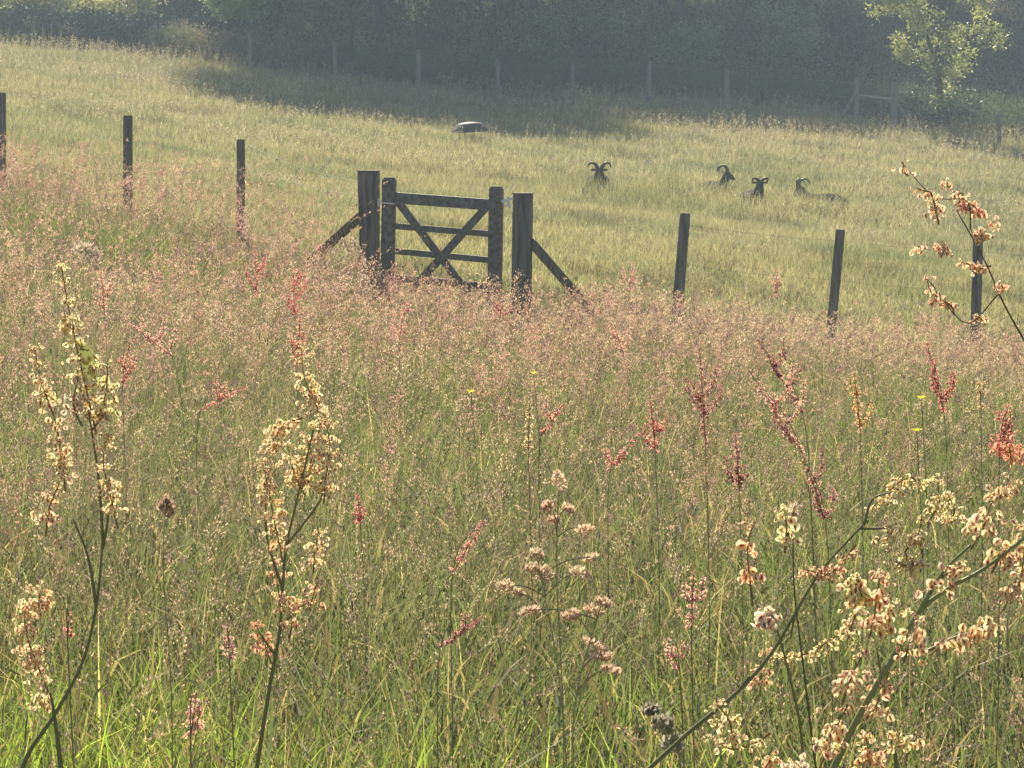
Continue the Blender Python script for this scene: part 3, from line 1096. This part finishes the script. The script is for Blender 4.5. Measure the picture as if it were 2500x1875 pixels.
tree('pale_shrub', 'small pale shrub catching light beneath the sunlit tree', on_ground(2320, 73.6), 1.25, 1.15, (.8, .4, .22), 16, 22, .13, .10, L1 * .9, L2 * .9, .03, 'bush', limbs=4)
tree('low_shrub', 'low dull green shrub between the braced corner and the last pale post', on_ground(2255, 75.2), 1.0, .6, (1.6, .8, .6), 50, 60, .2, .12, DG1 * 1.3, DG2 * 1.3, .04, 'bush', limbs=4)

for px_, y_, cz_, cr_, lab in ((700, 78.5, 1.7, (1.1, .8, .9), 'shaded grey green shrub left of the slim sapling'), (1310, 78.2, 1.5, (1.0, .8, .9), 'shaded grey green shrub right of the spreading sapling'),
                              (1480, 80.5, 2.6, (.9, .8, 1.5), 'tall narrow shaded shrub behind the middle of the far fence'), (1690, 78.8, 1.5, (1.3, .8, .8), 'broad shaded shrub between two posts left of the braced corner'),
                              (1930, 79.5, 2.3, (1.2, .9, 1.2), 'shaded shrub just left of the braced corner'), (860, 81, 3.0, (1.0, .9, 1.6), 'tall shaded shrub left of the slim sapling, behind the low one')):
    tree('woodland_shrub', lab, on_ground(px_, y_), cz_ * 1.3, cz_, cr_, 36, 90, .18, .10, np.array([.10, .14, .07]), np.array([.2, .25, .14]), .04, 'bush', group='shaded shrubs at the edge of the wood', limbs=5, low=-.7)

# nettles and tall weeds along the wood, coloured sunlit tan at left, shade-dark to the right
A = Acc()
N = 5200
X = np.concatenate([RNG.uniform(-11.2, -8.0, 500), RNG.uniform(-11.5, 26, N - 500)])
Y = 75.2 + RNG.uniform(0, 3.2, N) - X * .03
h = RNG.uniform(.5, 1.15, N) * (1 + .25 * vnoise(X, Y, 1.2, 31))
P = np.stack([X, Y, ground(X, Y)], 1)
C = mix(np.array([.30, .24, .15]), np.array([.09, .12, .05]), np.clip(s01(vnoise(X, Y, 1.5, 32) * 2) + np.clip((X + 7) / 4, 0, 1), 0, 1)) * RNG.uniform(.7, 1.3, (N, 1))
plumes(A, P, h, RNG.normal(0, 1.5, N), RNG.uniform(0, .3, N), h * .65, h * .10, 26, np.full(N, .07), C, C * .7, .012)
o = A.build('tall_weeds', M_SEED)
o['label'] = 'tall weeds and nettles growing thick along the far fence'
o['category'] = 'weeds'
o['kind'] = 'stuff'

A = Acc()
cc = []
N = 900
X = RNG.uniform(-24, 28, N)
Y = RNG.uniform(78, 112, N)
c = np.stack([X, Y, ground(X, Y) + RNG.uniform(.1, 1.0, N)], 1)
P = np.repeat(c, 80, 0) + RNG.normal(size=(N * 80, 3)) * np.array([.65, .65, .42])
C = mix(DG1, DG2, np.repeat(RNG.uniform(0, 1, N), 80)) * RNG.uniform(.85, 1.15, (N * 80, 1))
leaves(A, P, .115 * RNG.uniform(.7, 1.3, N * 80), C)
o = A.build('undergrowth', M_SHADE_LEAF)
o['label'] = 'dark tangled undergrowth covering the floor of the wood'
o['category'] = 'undergrowth'
o['kind'] = 'stuff'


# ------------------------------------------------------------------ docks: cream winged fruits in whorls
def fruit_template():
    V, C, T, Q = [], [], [], []
    cream = np.array([.97, .91, .68])
    core = np.array([.50, .20, .12])
    for w in range(3):
        a0 = w * 2 * math.pi / 3
        dx, dy = math.cos(a0), math.sin(a0)
        tx, ty = -dy, dx
        b = len(V)
        m = 6
        for k in range(m + 1):
            u = k / m
            z = -.5 + u
            prof = math.sin(math.pi * min(1, u * .92 + .06)) ** .6
            for f_, cl in ((.12, core), (.52, core * .28 + cream * .72), (1, cream)):
                cup = .16 * f_ * f_
                V.append([dx * .5 * prof * f_ + tx * cup, dy * .5 * prof * f_ + ty * cup, z * (1 if f_ < 1 else .96)])
                C.append(cl)
        for k in range(m):
            for r_ in range(2):
                i0 = b + k * 3 + r_
                Q.append([i0, i0 + 1, i0 + 4, i0 + 3])
    b = len(V)
    for p in ([.12, 0, 0], [0, .12, 0], [-.12, 0, 0], [0, -.12, 0], [0, 0, .3], [0, 0, -.3]):
        V.append(p)
        C.append([.30, .10, .06])
    for k in range(4):
        T.append([b + k, b + (k + 1) % 4, b + 4])
        T.append([b + (k + 1) % 4, b + k, b + 5])
    return np.array(V), [np.array(Q), np.array(T)], np.array(C)


FR = fruit_template()


def smooth_path(P, n):
    P = np.asarray(P, float)
    if len(P) == 2:
        return P[0] + (P[1] - P[0]) * np.linspace(0, 1, n)[:, None]
    # Catmull-Rom
    Q = np.vstack([2 * P[0] - P[1], P, 2 * P[-1] - P[-2]])
    out = []
    for u in np.linspace(0, len(P) - 1 - 1e-6, n):
        i_ = int(u)
        t_ = u - i_
        a, b, c, d = Q[i_:i_ + 4]
        out.append(.5 * ((2 * b) + (c - a) * t_ + (2 * a - 5 * b + 4 * c - d) * t_ ** 2 + (3 * b - a - 3 * c + d) * t_ ** 3))
    return np.array(out)


def spike(parent, path, size, gap, per, rad, tint, name='seed_spike', stem_r=.0008, pale=0.0, droop=.5, stemC=(.30, .22, .09)):
    """a fruiting spike: whorls of hanging fruits on fine stalks along a path"""
    P = smooth_path(path, 24)
    seg = np.linalg.norm(np.diff(P, axis=0), axis=1)
    L = seg.sum()
    cum = np.concatenate([[0], np.cumsum(seg)])
    nw = max(3, int(L / gap))
    s_ = (np.arange(nw) + RNG.uniform(-.3, .3, nw)).clip(0) / nw * L
    cen = np.stack([np.interp(s_, cum, P[:, k]) for k in range(3)], 1)
    A = Acc()
    A.tube(P, np.linspace(stem_r * .5, stem_r, len(P)), stemC, 5)
    cnt = RNG.integers(max(1, int(per * .6)), max(2, int(per * 1.5)) + 1, nw)
    c = np.repeat(cen, cnt, 0)
    tap = np.repeat(.55 + .45 * np.minimum(1, s_ / L * 3), cnt)
    N = len(c)
    th = RNG.uniform(0, 2 * math.pi, N)
    out = np.stack([np.cos(th), np.sin(th), RNG.uniform(-.2, .7, N)], 1)
    rr = rad * .82 * tap * RNG.uniform(.4, 1.15, N)
    pos = c + out * rr[:, None] + np.array([0, 0, -droop]) * rr[:, None] + RNG.normal(0, gap * .18, (N, 3))
    ped = []
    d = -out * .4 + np.array([0, 0, 1.0]) + RNG.normal(0, .45, (N, 3))
    tn = np.asarray(tint) * RNG.uniform(.8, 1.15, (N, 1)) * (1 + RNG.normal(0, .06, (N, 3)))
    if pale:
        tn = np.where(RNG.uniform(size=(N, 1)) < pale, tn * .35 + np.array([1, .88, .7]) * .65, tn)
    sz = size * .82 * tap * RNG.uniform(.55, 1.25, N)
    A.stamp(FR[0], FR[1], FR[2], pos, frame_to(d), sz, tn)
    # pedicels: thin two sided strips
    w = np.array([stem_r * .35, 0, 0])
    Vp = np.stack([c - w, c + w, pos + w, pos - w], 1)
    A.add(Vp.reshape(-1, 3), [np.arange(4 * N).reshape(N, 4)], np.tile([.45, .34, .14], (4 * N, 1)))
    return A.build(name, M_FRUIT, parent)


def leaf_blade(acc, a, b, w, c, n=8, curl=.15):
    a, b = np.array(a, float), np.array(b, float)
    d = b - a
    side = np.cross(d, [0, 1, .2])
    side /= np.linalg.norm(side) + 1e-9
    V = []
    for k in range(n + 1):
        u = k / n
        p = a + d * u + np.array([0, 0, -curl * np.linalg.norm(d) * u * u])
        ww = w * math.sin(math.pi * min(1, .05 + .95 * u)) ** .8 * (1 + .1 * math.sin(u * 21))
        V += [p - side * ww, p + np.array([0, 0, -.15 * w]), p + side * ww]
    q = []
    for k in range(n):
        for r_ in range(2):
            i0 = 3 * k + r_
            q.append([i0, i0 + 1, i0 + 4, i0 + 3])
    acc.add(V, [np.array(q)], c)


def dock(label, stem, d, branches, spikes, size, gap=.012, per=8, rad=.011, tint=(1, 1, 1), stemC=(.17, .17, .06), sr=.0035, lv=(), name='dock_plant', root_dx=0.0, cat='wild plant'):
    """stem: pixels from the bottom upwards; the root goes down to the ground below the first one"""
    pts = [at(x, y, d + (rest[0] if rest else 0)) for x, y, *rest in stem]
    dv = pts[0] - pts[1]
    b0 = pts[0] + dv / np.linalg.norm(dv) * .10 - np.array([0, 0, .10])
    gz = float(ground(b0[0] + root_dx, b0[1]))
    base = np.array([b0[0] + root_dx, b0[1], gz])
    t = thing(name, label, cat, base)
    A = Acc()
    low = [base - np.array([0, 0, .03]) + (b0 - base + np.array([0, 0, .03])) * u for u in np.linspace(0, 1, 6)]
    P = np.vstack([low, smooth_path(pts, 36)])
    sr *= .45
    A.tube(P, np.linspace(sr * 1.35, sr * .5, len(P)), stemC, 7)
    for br_ in branches:
        q = smooth_path([at(x, y, d + (rest[0] if rest else 0)) for x, y, *rest in br_], 14)
        A.tube(q, np.linspace(sr * .8, sr * .4, len(q)), stemC, 6)
    A.build('stem', M_STEM, t, True)
    for sp_ in spikes:
        dd = random.uniform(-.03, .03)
        pp = [at(x, y, d + dd) for x, y in sp_[0]]
        k = sp_[1] if len(sp_) > 1 else {}
        spike(t, pp, k.get('size', size), k.get('gap', gap), int(math.ceil(k.get('per', per) * 3.0)), k.get('rad', rad), k.get('tint', tint))
    # basal leaves
    for j in range(4):
        a_ = random.uniform(0, 6.28)
        r_ = random.uniform(.12, .2)
        A = Acc()
        leaf_blade(A, base + np.array([0, 0, .03]), base + np.array([math.cos(a_) * r_, math.sin(a_) * r_, .16]), .03, (.10, .15, .04))
        A.build('leaf', M_GRASS, t)
    for (x0, y0, x1, y1, w) in lv:
        A = Acc()
        leaf_blade(A, at(x0, y0, d), at(x1, y1, d + .02), w, (.12, .13, .06))
        A.build('leaf', M_GRASS, t)
    return t


CREAM = (1.06, 1.0, .80)
YEL = (1.0, 1.05, .8)
PNK = (1.02, .86, .72)
dock('tall leaning dock at the far left with long cream spikes, stem curved',
     [(50, 1890), (75, 1830), (130, 1750), (200, 1620), (235, 1480), (250, 1340)], 1.75,
     [[(250, 1340), (262, 1280), (265, 1230)], [(235, 1480), (215, 1360), (180, 1270)], [(252, 1330), (240, 1160), (215, 1000)]],
     [([(150, 650), (165, 740), (190, 860), (215, 970), (235, 1060)], dict(tint=YEL)), ([(225, 900), (262, 900), (248, 1010), (225, 1050)], dict(tint=YEL)),
      ([(262, 1060), (252, 1130), (270, 1210), (288, 1290)], dict(tint=CREAM)),
      ([(85, 850), (100, 930), (135, 1030), (150, 1120), (160, 1200)], dict(tint=CREAM)), ([(145, 1180), (120, 1240), (112, 1310)], dict(tint=PNK, per=5)),
      ([(190, 920), (180, 990), (200, 1040)], {})], .0052, .0105, 6, .0085, lv=((205, 840, 222, 910, .006),))
dock('dock left of centre with a diamond shaped cluster of cream spikes on a dark stem',
     [(625, 1890), (645, 1760), (665, 1640), (683, 1540), (690, 1440), (700, 1330), (735, 1180), (765, 1050)], 2.05,
     [[(690, 1440), (650, 1300), (655, 1150)], [(683, 1540), (720, 1490), (755, 1470)], [(672, 1600), (650, 1570), (640, 1550)], [(700, 1330), (770, 1240), (790, 1200)]],
     [([(735, 850), (745, 930), (775, 1000), (778, 1090)], {}), ([(790, 1010), (805, 1090), (795, 1170), (790, 1230)], {}),
      ([(650, 1110), (690, 1040), (740, 1020)], {}), ([(640, 1120), (660, 1220), (680, 1320), (690, 1370)], {}),
      ([(700, 1080), (720, 1160), (745, 1210)], {}), ([(780, 1290), (768, 1350), (765, 1400)], {}),
      ([(775, 1420), (760, 1470), (755, 1490)], dict(tint=PNK)), ([(672, 1370), (678, 1430), (686, 1480)], dict(tint=PNK, per=6)),
      ([(700, 1450), (712, 1520), (705, 1560)], dict(tint=PNK, per=6)), ([(625, 1525), (645, 1570), (662, 1620)], dict(tint=(1.1, .7, .6), per=6)),
      ([(745, 1060), (760, 1120), (735, 1200)], {})], .0052, .0100, 7, .0105, tint=CREAM)
dock('short drooping dock spike at the lower left edge, reddish cream',
     [(150, 1890), (140, 1800), (130, 1730), (122, 1690)], 1.75, [],
     [([(80, 1430), (60, 1490), (68, 1560), (90, 1620), (118, 1690)], dict(tint=CREAM)), ([(98, 1440), (92, 1500)], dict(tint=PNK)),
      ([(95, 1690), (110, 1730)], dict(tint=YEL, per=4))], .0056, .0105, 6, .010)
dock('arching dock on the right with yellow seed clusters over its bent stem',
     [(1560, 1900), (1680, 1790), (1800, 1690), (1880, 1600), (1940, 1500), (2000, 1400), (2080, 1310), (2120, 1270)], 1.75,
     [[(2100, 1290), (2150, 1290), (2190, 1278)], [(2110, 1280), (2130, 1220), (2180, 1200)], [(1940, 1500), (1930, 1560)], [(1800, 1690), (1830, 1650)]],
     [([(2130, 1240), (2170, 1200), (2220, 1165), (2260, 1200)], {}), ([(2290, 1165), (2290, 1230), (2270, 1270)], {}),
      ([(2250, 1260), (2240, 1310), (2210, 1350), (2240, 1380)], {}), ([(2200, 1290), (2160, 1310), (2140, 1320)], {}),
      ([(2310, 1200), (2330, 1250), (2300, 1280)], {}), ([(2180, 1370), (2210, 1380), (2250, 1370), (2250, 1340)], {}),
      ([(1960, 1390), (2010, 1400), (2040, 1390), (2090, 1330)], dict(tint=PNK, size=.0044)), ([(1990, 1590), (2030, 1560), (2070, 1540), (2090, 1500)], dict(gap=.013)),
      ([(1870, 1590), (1860, 1640), (1855, 1700)], dict(tint=PNK)), ([(1880, 1610), (1950, 1600), (1990, 1590)], dict(per=5)),
      ([(2090, 1440), (2090, 1500), (2070, 1560)], {})], .0048, .0095, 6, .0085, tint=YEL, sr=.0032)
dock('stout dock at the right edge with fat pinkish spikes along its leaning green stem',
     [(2020, 1910), (2070, 1800), (2130, 1690), (2190, 1590), (2240, 1500), (2310, 1440), (2400, 1390), (2520, 1300)], 1.5,
     [[(2240, 1500), (2300, 1400), (2370, 1330)], [(2190, 1590), (2260, 1590), (2350, 1540)]],
     [([(2460, 1170), (2420, 1230), (2400, 1290), (2370, 1340)], {}), ([(2350, 1380), (2300, 1410), (2270, 1450)], {}),
      ([(2520, 1240), (2500, 1310), (2450, 1350), (2420, 1400)], {}), ([(2480, 1430), (2440, 1500), (2380, 1540), (2320, 1560), (2270, 1600)], {}),
      ([(2240, 1500), (2225, 1560), (2205, 1620)], {}), ([(2110, 1590), (2075, 1660), (2055, 1720)], {}),
      ([(2070, 1720), (2030, 1800), (2000, 1880)], {}), ([(2170, 1640), (2140, 1720), (2120, 1760)], {}),
      ([(2500, 1350), (2490, 1420), (2460, 1460)], {}), ([(2470, 1130), (2460, 1080), (2440, 1120)], dict(tint=(1.1, .6, .55), size=.004))],
     .0064, .0115, 6, .0105, tint=(1.04, .95, .80), sr=.0045, stemC=(.22, .26, .09))
dock('slender dock with one narrow hooked cream spike right of centre',
     [(1960, 1900), (1955, 1780), (1925, 1640), (1895, 1530), (1880, 1500)], 1.5, [],
     [([(1838, 1280), (1825, 1340), (1830, 1410), (1838, 1480)], dict(tint=(1.1, .85, .7))), ([(1860, 1508), (1890, 1512)], dict(size=.0085, per=5)), ([(1916, 1240), (1920, 1300), (1916, 1350)], dict(tint=YEL))],
     .0070, .0135, 4, .0062, sr=.002)
dock('dock spike rising between the two leaning stems at lower right',
     [(2190, 1900), (2180, 1800), (2160, 1700), (2140, 1580)], 1.55, [],
     [([(2150, 1390), (2142, 1450), (2130, 1530), (2120, 1560)], dict(tint=(1.05, .9, .8))), ([(2090, 1410), (2088, 1480)], dict(tint=YEL)), ([(2180, 1470), (2150, 1540)], dict(tint=YEL, per=4))],
     .0070, .0125, 5, .008, sr=.0025)
dock('low dock heads along the bottom right edge below the leaning stems',
     [(1900, 1930), (1880, 1900), (1870, 1880)], 1.5, [[(1900, 1930), (2080, 1900), (2110, 1860)], [(1900, 1930), (1800, 1890), (1770, 1860)]],
     [([(1880, 1850), (1870, 1880), (1865, 1920)], dict(tint=PNK)), ([(2115, 1800), (2120, 1850), (2110, 1900)], dict(tint=PNK)),
      ([(1740, 1800), (1790, 1830), (1850, 1810), (1880, 1790)], dict(tint=YEL, size=.005)), ([(2190, 1780), (2200, 1830)], dict(tint=YEL)),
      ([(1750, 1720), (1780, 1760), (1790, 1830)], dict(tint=YEL, size=.0045)), ([(1940, 1860), (1950, 1900)], {})],
     .0062, .0115, 5, .009, sr=.0025)
dock('airy branching dock with sparse glowing seeds in front of the rightmost near fence post',
     [(2560, 930), (2500, 830), (2450, 740), (2415, 660), (2385, 600), (2370, 560)], 1.8,
     [[(2385, 600), (2345, 530), (2335, 515)], [(2370, 560), (2360, 490), (2280, 480), (2200, 395)], [(2440, 715), (2360, 790), (2280, 700), (2262, 680)]],
     [([(2204, 394), (2208, 420), (2218, 430)], dict(per=1)), ([(2235, 460), (2262, 468), (2275, 475), (2290, 540)], dict(per=3)),
      ([(2272, 470), (2285, 515), (2292, 548)], dict(per=4)), ([(2312, 445), (2316, 460)], dict(per=2)), ([(2325, 480), (2350, 472), (2340, 500)], dict(per=2)),
      ([(2345, 505), (2375, 500), (2392, 530)], dict(per=6, tint=(1.1, .75, .65))), ([(2395, 560), (2400, 590)], dict(per=4)), ([(2240, 610), (2245, 600)], dict(per=2)),
      ([(2295, 600), (2310, 620)], dict(per=4)), ([(2350, 640), (2380, 650), (2420, 650)], dict(per=6)), ([(2262, 678), (2275, 715), (2320, 745), (2330, 770)], dict(per=4)),
      ([(2385, 775), (2410, 780)], dict(per=3)), ([(2440, 690), (2450, 705)], dict(per=2)), ([(2422, 540), (2424, 542)], dict(per=1))],
     .0046, .0085, 4, .006, tint=(1.1, .95, .85), sr=.0016, stemC=(.14, .08, .05))
dock('thin dark rush stem with a single small spike crossing the lower right',
     [(1995, 1900), (1980, 1780), (1958, 1600), (1940, 1450), (1936, 1330), (1938, 1230)], 1.6, [], [([(1936, 1236), (1937, 1262)], dict(per=3, size=.004))],
     .004, .01, 3, .003, sr=.0016, stemC=(.09, .10, .045), name='rush_stem')

# ------------------------------------------------------------------ cocksfoot and other flowering grasses that stand out


def flower_grass(label, d, root, heads, C, ss=.006, name='cocksfoot_grass', per=170):
    b = at(*root, d)
    base = np.array([b[0], b[1], float(ground(b[0], b[1]))])
    t = thing(name, label, 'grass', base)
    A = Acc()
    top = at(heads[0][0], heads[0][1], d)
    main = smooth_path([base, base + (b - base) * .7 + np.array([.01, 0, 0]), b, top], 20)
    A.tube(main, np.linspace(.0013, .0007, 20), (.32, .30, .13), 5)
    for (x, y, w, hh) in heads[1:]:
        e = at(x, y, d)
        k = int(np.argmin(np.abs(main[:, 2] - (e[2] - .02))))
        A.tube(smooth_path([main[k], (main[k] + e) / 2 + np.array([0, 0, .006]), e], 6), .0008, (.32, .27, .15), 4)
    A.build('stem', M_STEM, t)
    for (x, y, w, hh) in heads:
        w, hh = w * .85, hh * .85
        c = at(x, y, d + random.uniform(-.02, .02))
        A = Acc()
        N = per
        q = RNG.normal(size=(N, 3))
        q /= np.linalg.norm(q, axis=1)[:, None]
        q *= RNG.uniform(.2, 1, (N, 1)) ** .5
        tl_ = random.uniform(-.5, .5)
        rot = np.array([[math.cos(tl_), 0, math.sin(tl_)], [0, 1, 0], [-math.sin(tl_), 0, math.cos(tl_)]])
        off = (q * np.array([w, w, hh]) * d / F * .5) @ rot.T
        dd = off / (np.linalg.norm(off, axis=1)[:, None] + 1e-9) * .6 + np.array([.3, 0, .7])
        s_ = np.full(N, ss) * RNG.uniform(.7, 1.3, N)
        A.stamp(SPK_V, SPK_F, SPK_C, c + off - np.array([0, 0, ss * .5]), frame_to(dd), np.stack([s_ * .5, s_ * .5, s_], 1), np.asarray(C) * RNG.uniform(.75, 1.25, (N, 1)))
        A.build('seed_head', M_SEED, t)
    return t


CT = (.68, .55, .37)
flower_grass('pale cocksfoot grass at lower centre with its tufts opened sideways', 3.0, (1370, 1700),
             [(1310, 1350, 36, 22), (1298, 1385, 34, 24), (1330, 1400, 36, 50), (1232, 1430, 50, 30), (1262, 1445, 30, 22), (1415, 1395, 52, 28), (1440, 1360, 40, 20)], CT)
flower_grass('brownish cocksfoot grass with drooping tufts just below and right of the pale one', 2.9, (1400, 1760),
             [(1470, 1468, 44, 26), (1448, 1488, 56, 24), (1390, 1500, 50, 30), (1290, 1490, 60, 22), (1450, 1570, 70, 22), (1470, 1600, 60, 24), (1490, 1632, 50, 20)], (.66, .50, .35))
flower_grass('grass with a dark mauve plume above three pale tufts in the middle of the meadow', 3.3, (1360, 1420),
             [(1364, 1175, 34, 70), (1335, 1235, 26, 34), (1352, 1268, 30, 22), (1385, 1240, 34, 22), (1425, 1290, 52, 22)], (.75, .58, .4))
flower_grass('fluffy grey green grass tuft at the bottom right of centre', 2.2, (1660, 1850),
             [(1588, 1730, 36, 26), (1615, 1765, 50, 50), (1640, 1810, 50, 60)], (.42, .39, .29), .007)
flower_grass('cone shaped pale seed head standing alone in the green grass at left', 4.0, (400, 1420), [(403, 1235, 36, 60)], (.5, .36, .24), .010)
flower_grass('arched grass with pale plume hanging above the meadow at upper left', 9.0, (200, 900), [(205, 610, 60, 60), (225, 625, 50, 60)], (.5, .42, .3), .014)
flower_grass('tall tan grass plumes leaning in front of the hinge side gatepost', 15.0, (800, 820), [(880, 640, 30, 90), (868, 610, 26, 70), (845, 600, 22, 60), (890, 690, 26, 60)], (.52, .42, .3), .020, per=110)

# ------------------------------------------------------------------ sorrel plants that stand out


def sorrel(label, x0, y0, x1, y1, d, nb, tint, size=None, name='sorrel_plant'):
    top, bot = at(x0, y0, d), at(x1, y1, d)
    L = np.linalg.norm(bot - top)
    base = np.array([bot[0] + (bot[0] - top[0]) * .4, bot[1], 0.0])
    base[2] = float(ground(base[0], base[1]))
    t = thing(name, label, 'wild flower', base, 'red sorrel plants standing in the meadow')
    A = Acc()
    P = smooth_path([base, (base + bot) / 2 + np.array([.01, 0, 0]), bot, top], 22)
    A.tube(P, np.linspace(.0013, .0008, 22), (.24, .20, .09), 5)
    A.build('stem', M_STEM, t)
    sz = size or (.0046 + .00045 * d)
    kw = dict(size=sz, gap=sz * 1.0, per=6, rad=sz * 1.5, tint=tint, stem_r=.0009, stemC=(.25, .10, .06), droop=.3, pale=.3)
    spike(t, [top, top * .5 + bot * .5, bot], **kw)
    for j in range(nb):
        s_ = -1 if j % 2 else 1
        u = random.uniform(.35, .95)
        p = top * (1 - u) + bot * u
        ln = L * random.uniform(.25, .5)
        e = p + np.array([s_ * ln * random.uniform(.25, .55), random.uniform(-.3, .3) * ln, ln])
        spike(t, [e, (p + e) / 2 + np.array([s_ * ln * .12, 0, -.1 * ln]), p], **kw)
    return t


RED = (.88, .42, .50)
RUST = (.96, .58, .66)
DEEP = (.58, .32, .44)
SALM = (1.0, .74, .84)
for args in (
    ('crimson sorrel left of the hinge post, highest crimson tip in the meadow', 715, 655, 722, 780, 13, 4, (.90, .30, .42)),
    ('rosy sorrel further left of the crimson tip, beneath the second fence post', 622, 600, 628, 730, 15, 4, (.92, .45, .58)),
    ('salmon sorrel leaning right at the left side of the meadow', 290, 770, 420, 870, 8, 3, SALM),
    ('dense crimson sorrel right beside the tall left dock', 318, 830, 300, 945, 7, 3, RUST),
    ('orange tinted sorrel high on the left, near the arched grass plume', 245, 640, 255, 760, 10, 3, SALM),
    ('sorrel bent almost flat in the left half of the meadow, rust coloured', 600, 945, 490, 1000, 7, 2, RUST),
    ('rusty sorrel right behind the diamond shaped dock cluster', 735, 760, 725, 900, 8, 4, RUST),
    ('small bright red sorrel right of the diamond shaped dock cluster', 872, 1205, 880, 1280, 6, 2, RED),
    ('pink sorrel in front of the hinge stile of the gate', 990, 735, 975, 830, 12, 3, SALM),
    ('red sorrel slanting across the foot of the latch stile', 1205, 735, 1250, 800, 15, 2, RED),
    ('upright pale green dock spike in the centre of the meadow', 1294, 968, 1290, 1100, 6, 0, (.85, .95, .72)),
    ('orange sorrel leaning right beside the pale green spike', 1378, 985, 1320, 1065, 6.5, 2, RUST),
    ('salmon drift sorrel below the right strut of the gate', 1500, 790, 1530, 900, 12, 4, SALM),
    ('deep red sorrel with dark core, right of the pale green spike', 1588, 980, 1600, 1115, 6, 3, RED),
    ('salmon sorrel leaning left from the foot of the dark cored one', 1560, 1060, 1490, 1150, 6, 2, RUST),
    ('tall dark red sorrel, middle one of the right hand group', 1708, 850, 1722, 1090, 5.8, 4, DEEP),
    ('long sorrel leaning left with a crimson tip and dark top', 1850, 830, 1960, 1010, 6, 3, DEEP),
    ('long salmon sorrel leaning left below the crimson tipped one', 1825, 900, 1960, 1110, 5.6, 4, SALM),
    ('short dark sorrel below the tall dark red one', 1795, 1060, 1805, 1200, 5.2, 2, DEEP),
    ('yellowish sorrel with a purple flecked middle at right', 2085, 910, 2100, 1060, 6.2, 2, (.95, .75, .48)),
    ('bright red sorrel on two thin stalks at the right of the meadow', 2262, 835, 2305, 1010, 6.2, 3, RED),
    ('pale cream sorrel tip next to the bright red one', 2390, 935, 2395, 1000, 6, 1, (1, .95, .75)),
    ('crimson sorrel at the right edge above the stout dock', 2460, 990, 2440, 1120, 4.5, 4, RED),
    ('slender salmon sorrel slanting at the lower centre', 1180, 1270, 1105, 1400, 4.4, 0, RUST),
    ('dark red sorrel lying almost flat at the lower centre', 1180, 1505, 1075, 1580, 3.9, 1, DEEP),
    ('upright salmon sorrel in the lime green grass at lower right', 1693, 1400, 1688, 1540, 3.6, 2, SALM),
    ('purple brown sorrel behind the arching dock', 1960, 1110, 2015, 1270, 5, 3, DEEP),
    ('small red sorrel spike at lower left beside the curved dock stem', 168, 1500, 165, 1560, 3.2, 0, RED),
    ('pale sorrel low in front of the braided grass at lower left', 555, 1530, 560, 1610, 3.4, 1, SALM),
    ('pink sorrel among short grass before the first right fence post', 1545, 640, 1535, 720, 18, 3, SALM),
    ('pink sorrel near the foot of the second right fence post', 1900, 655, 1890, 730, 17, 3, SALM),
    ('faint salmon sorrel low at the bottom left', 480, 1690, 465, 1800, 2.8, 1, SALM),
    ('salmon sorrel right of the fluffy tuft by the bottom edge', 1630, 1560, 1660, 1640, 3.4, 2, SALM),
):
    sorrel(*args)

# ------------------------------------------------------------------ buttercups
for px, py, d, lab in ((1150, 957, 7.5, 'yellow buttercup left of the pale green spike'), (2250, 972, 6.8, 'yellow buttercup between the two red sorrels at right'),
                       (2238, 1052, 6.2, 'orange yellow buttercup lower on the right of the meadow'), (1303, 912, 9, 'tiny yellow buttercup below the gatepost on the latch side')):
    c = at(px, py, d)
    base = np.array([c[0] + .02, c[1], float(ground(c[0] + .02, c[1]))])
    t = thing('buttercup', lab, 'flower', base, 'buttercups in the meadow')
    A = Acc()
    A.tube(smooth_path([base, (base + c) / 2 + np.array([.015, 0, 0]), c], 10), .0012, (.14, .2, .05), 5)
    A.build('stem', M_STEM, t)
    A = Acc()
    for j in range(5):
        a_ = j * 2 * math.pi / 5
        dr = np.array([math.cos(a_), math.sin(a_) * .9, .45])
        sd = np.array([-math.sin(a_), math.cos(a_), 0])
        A.add([c, c + dr * .008 + sd * .006, c + dr * .014 + sd * .004, c + dr * .014 - sd * .004, c + dr * .008 - sd * .006], [np.array([[0, 1, 2, 3, 4]])], (.80, .60, .03))
    A.build('petals', M_GRASS, t)

# ------------------------------------------------------------------ haze
hz = Acc()
z0, z1 = float(GZ.min()) - 1.0, 46.0
x0, x1, y0, y1 = -62, 62, -12, 202
Vh = [(x, y, z) for x in (x0, x1) for y in (y0, y1) for z in (z0, z1)]
hz.add(Vh, [np.array([[0, 1, 3, 2], [4, 6, 7, 5], [0, 4, 5, 1], [2, 3, 7, 6], [0, 2, 6, 4], [1, 5, 7, 3]])], (1, 1, 1))
m, n_, out = _mat('haze_air')
pv = n_.nodes.new('ShaderNodeVolumePrincipled')
pv.inputs['Color'].default_value = (.64, .80, 1.0, 1)
pv.inputs['Density'].default_value = HAZE
pv.inputs['Anisotropy'].default_value = .25
n_.links.new(pv.outputs[0], out.inputs['Volume'])
h_ = hz.build('haze', m)
h_['kind'] = 'stuff'
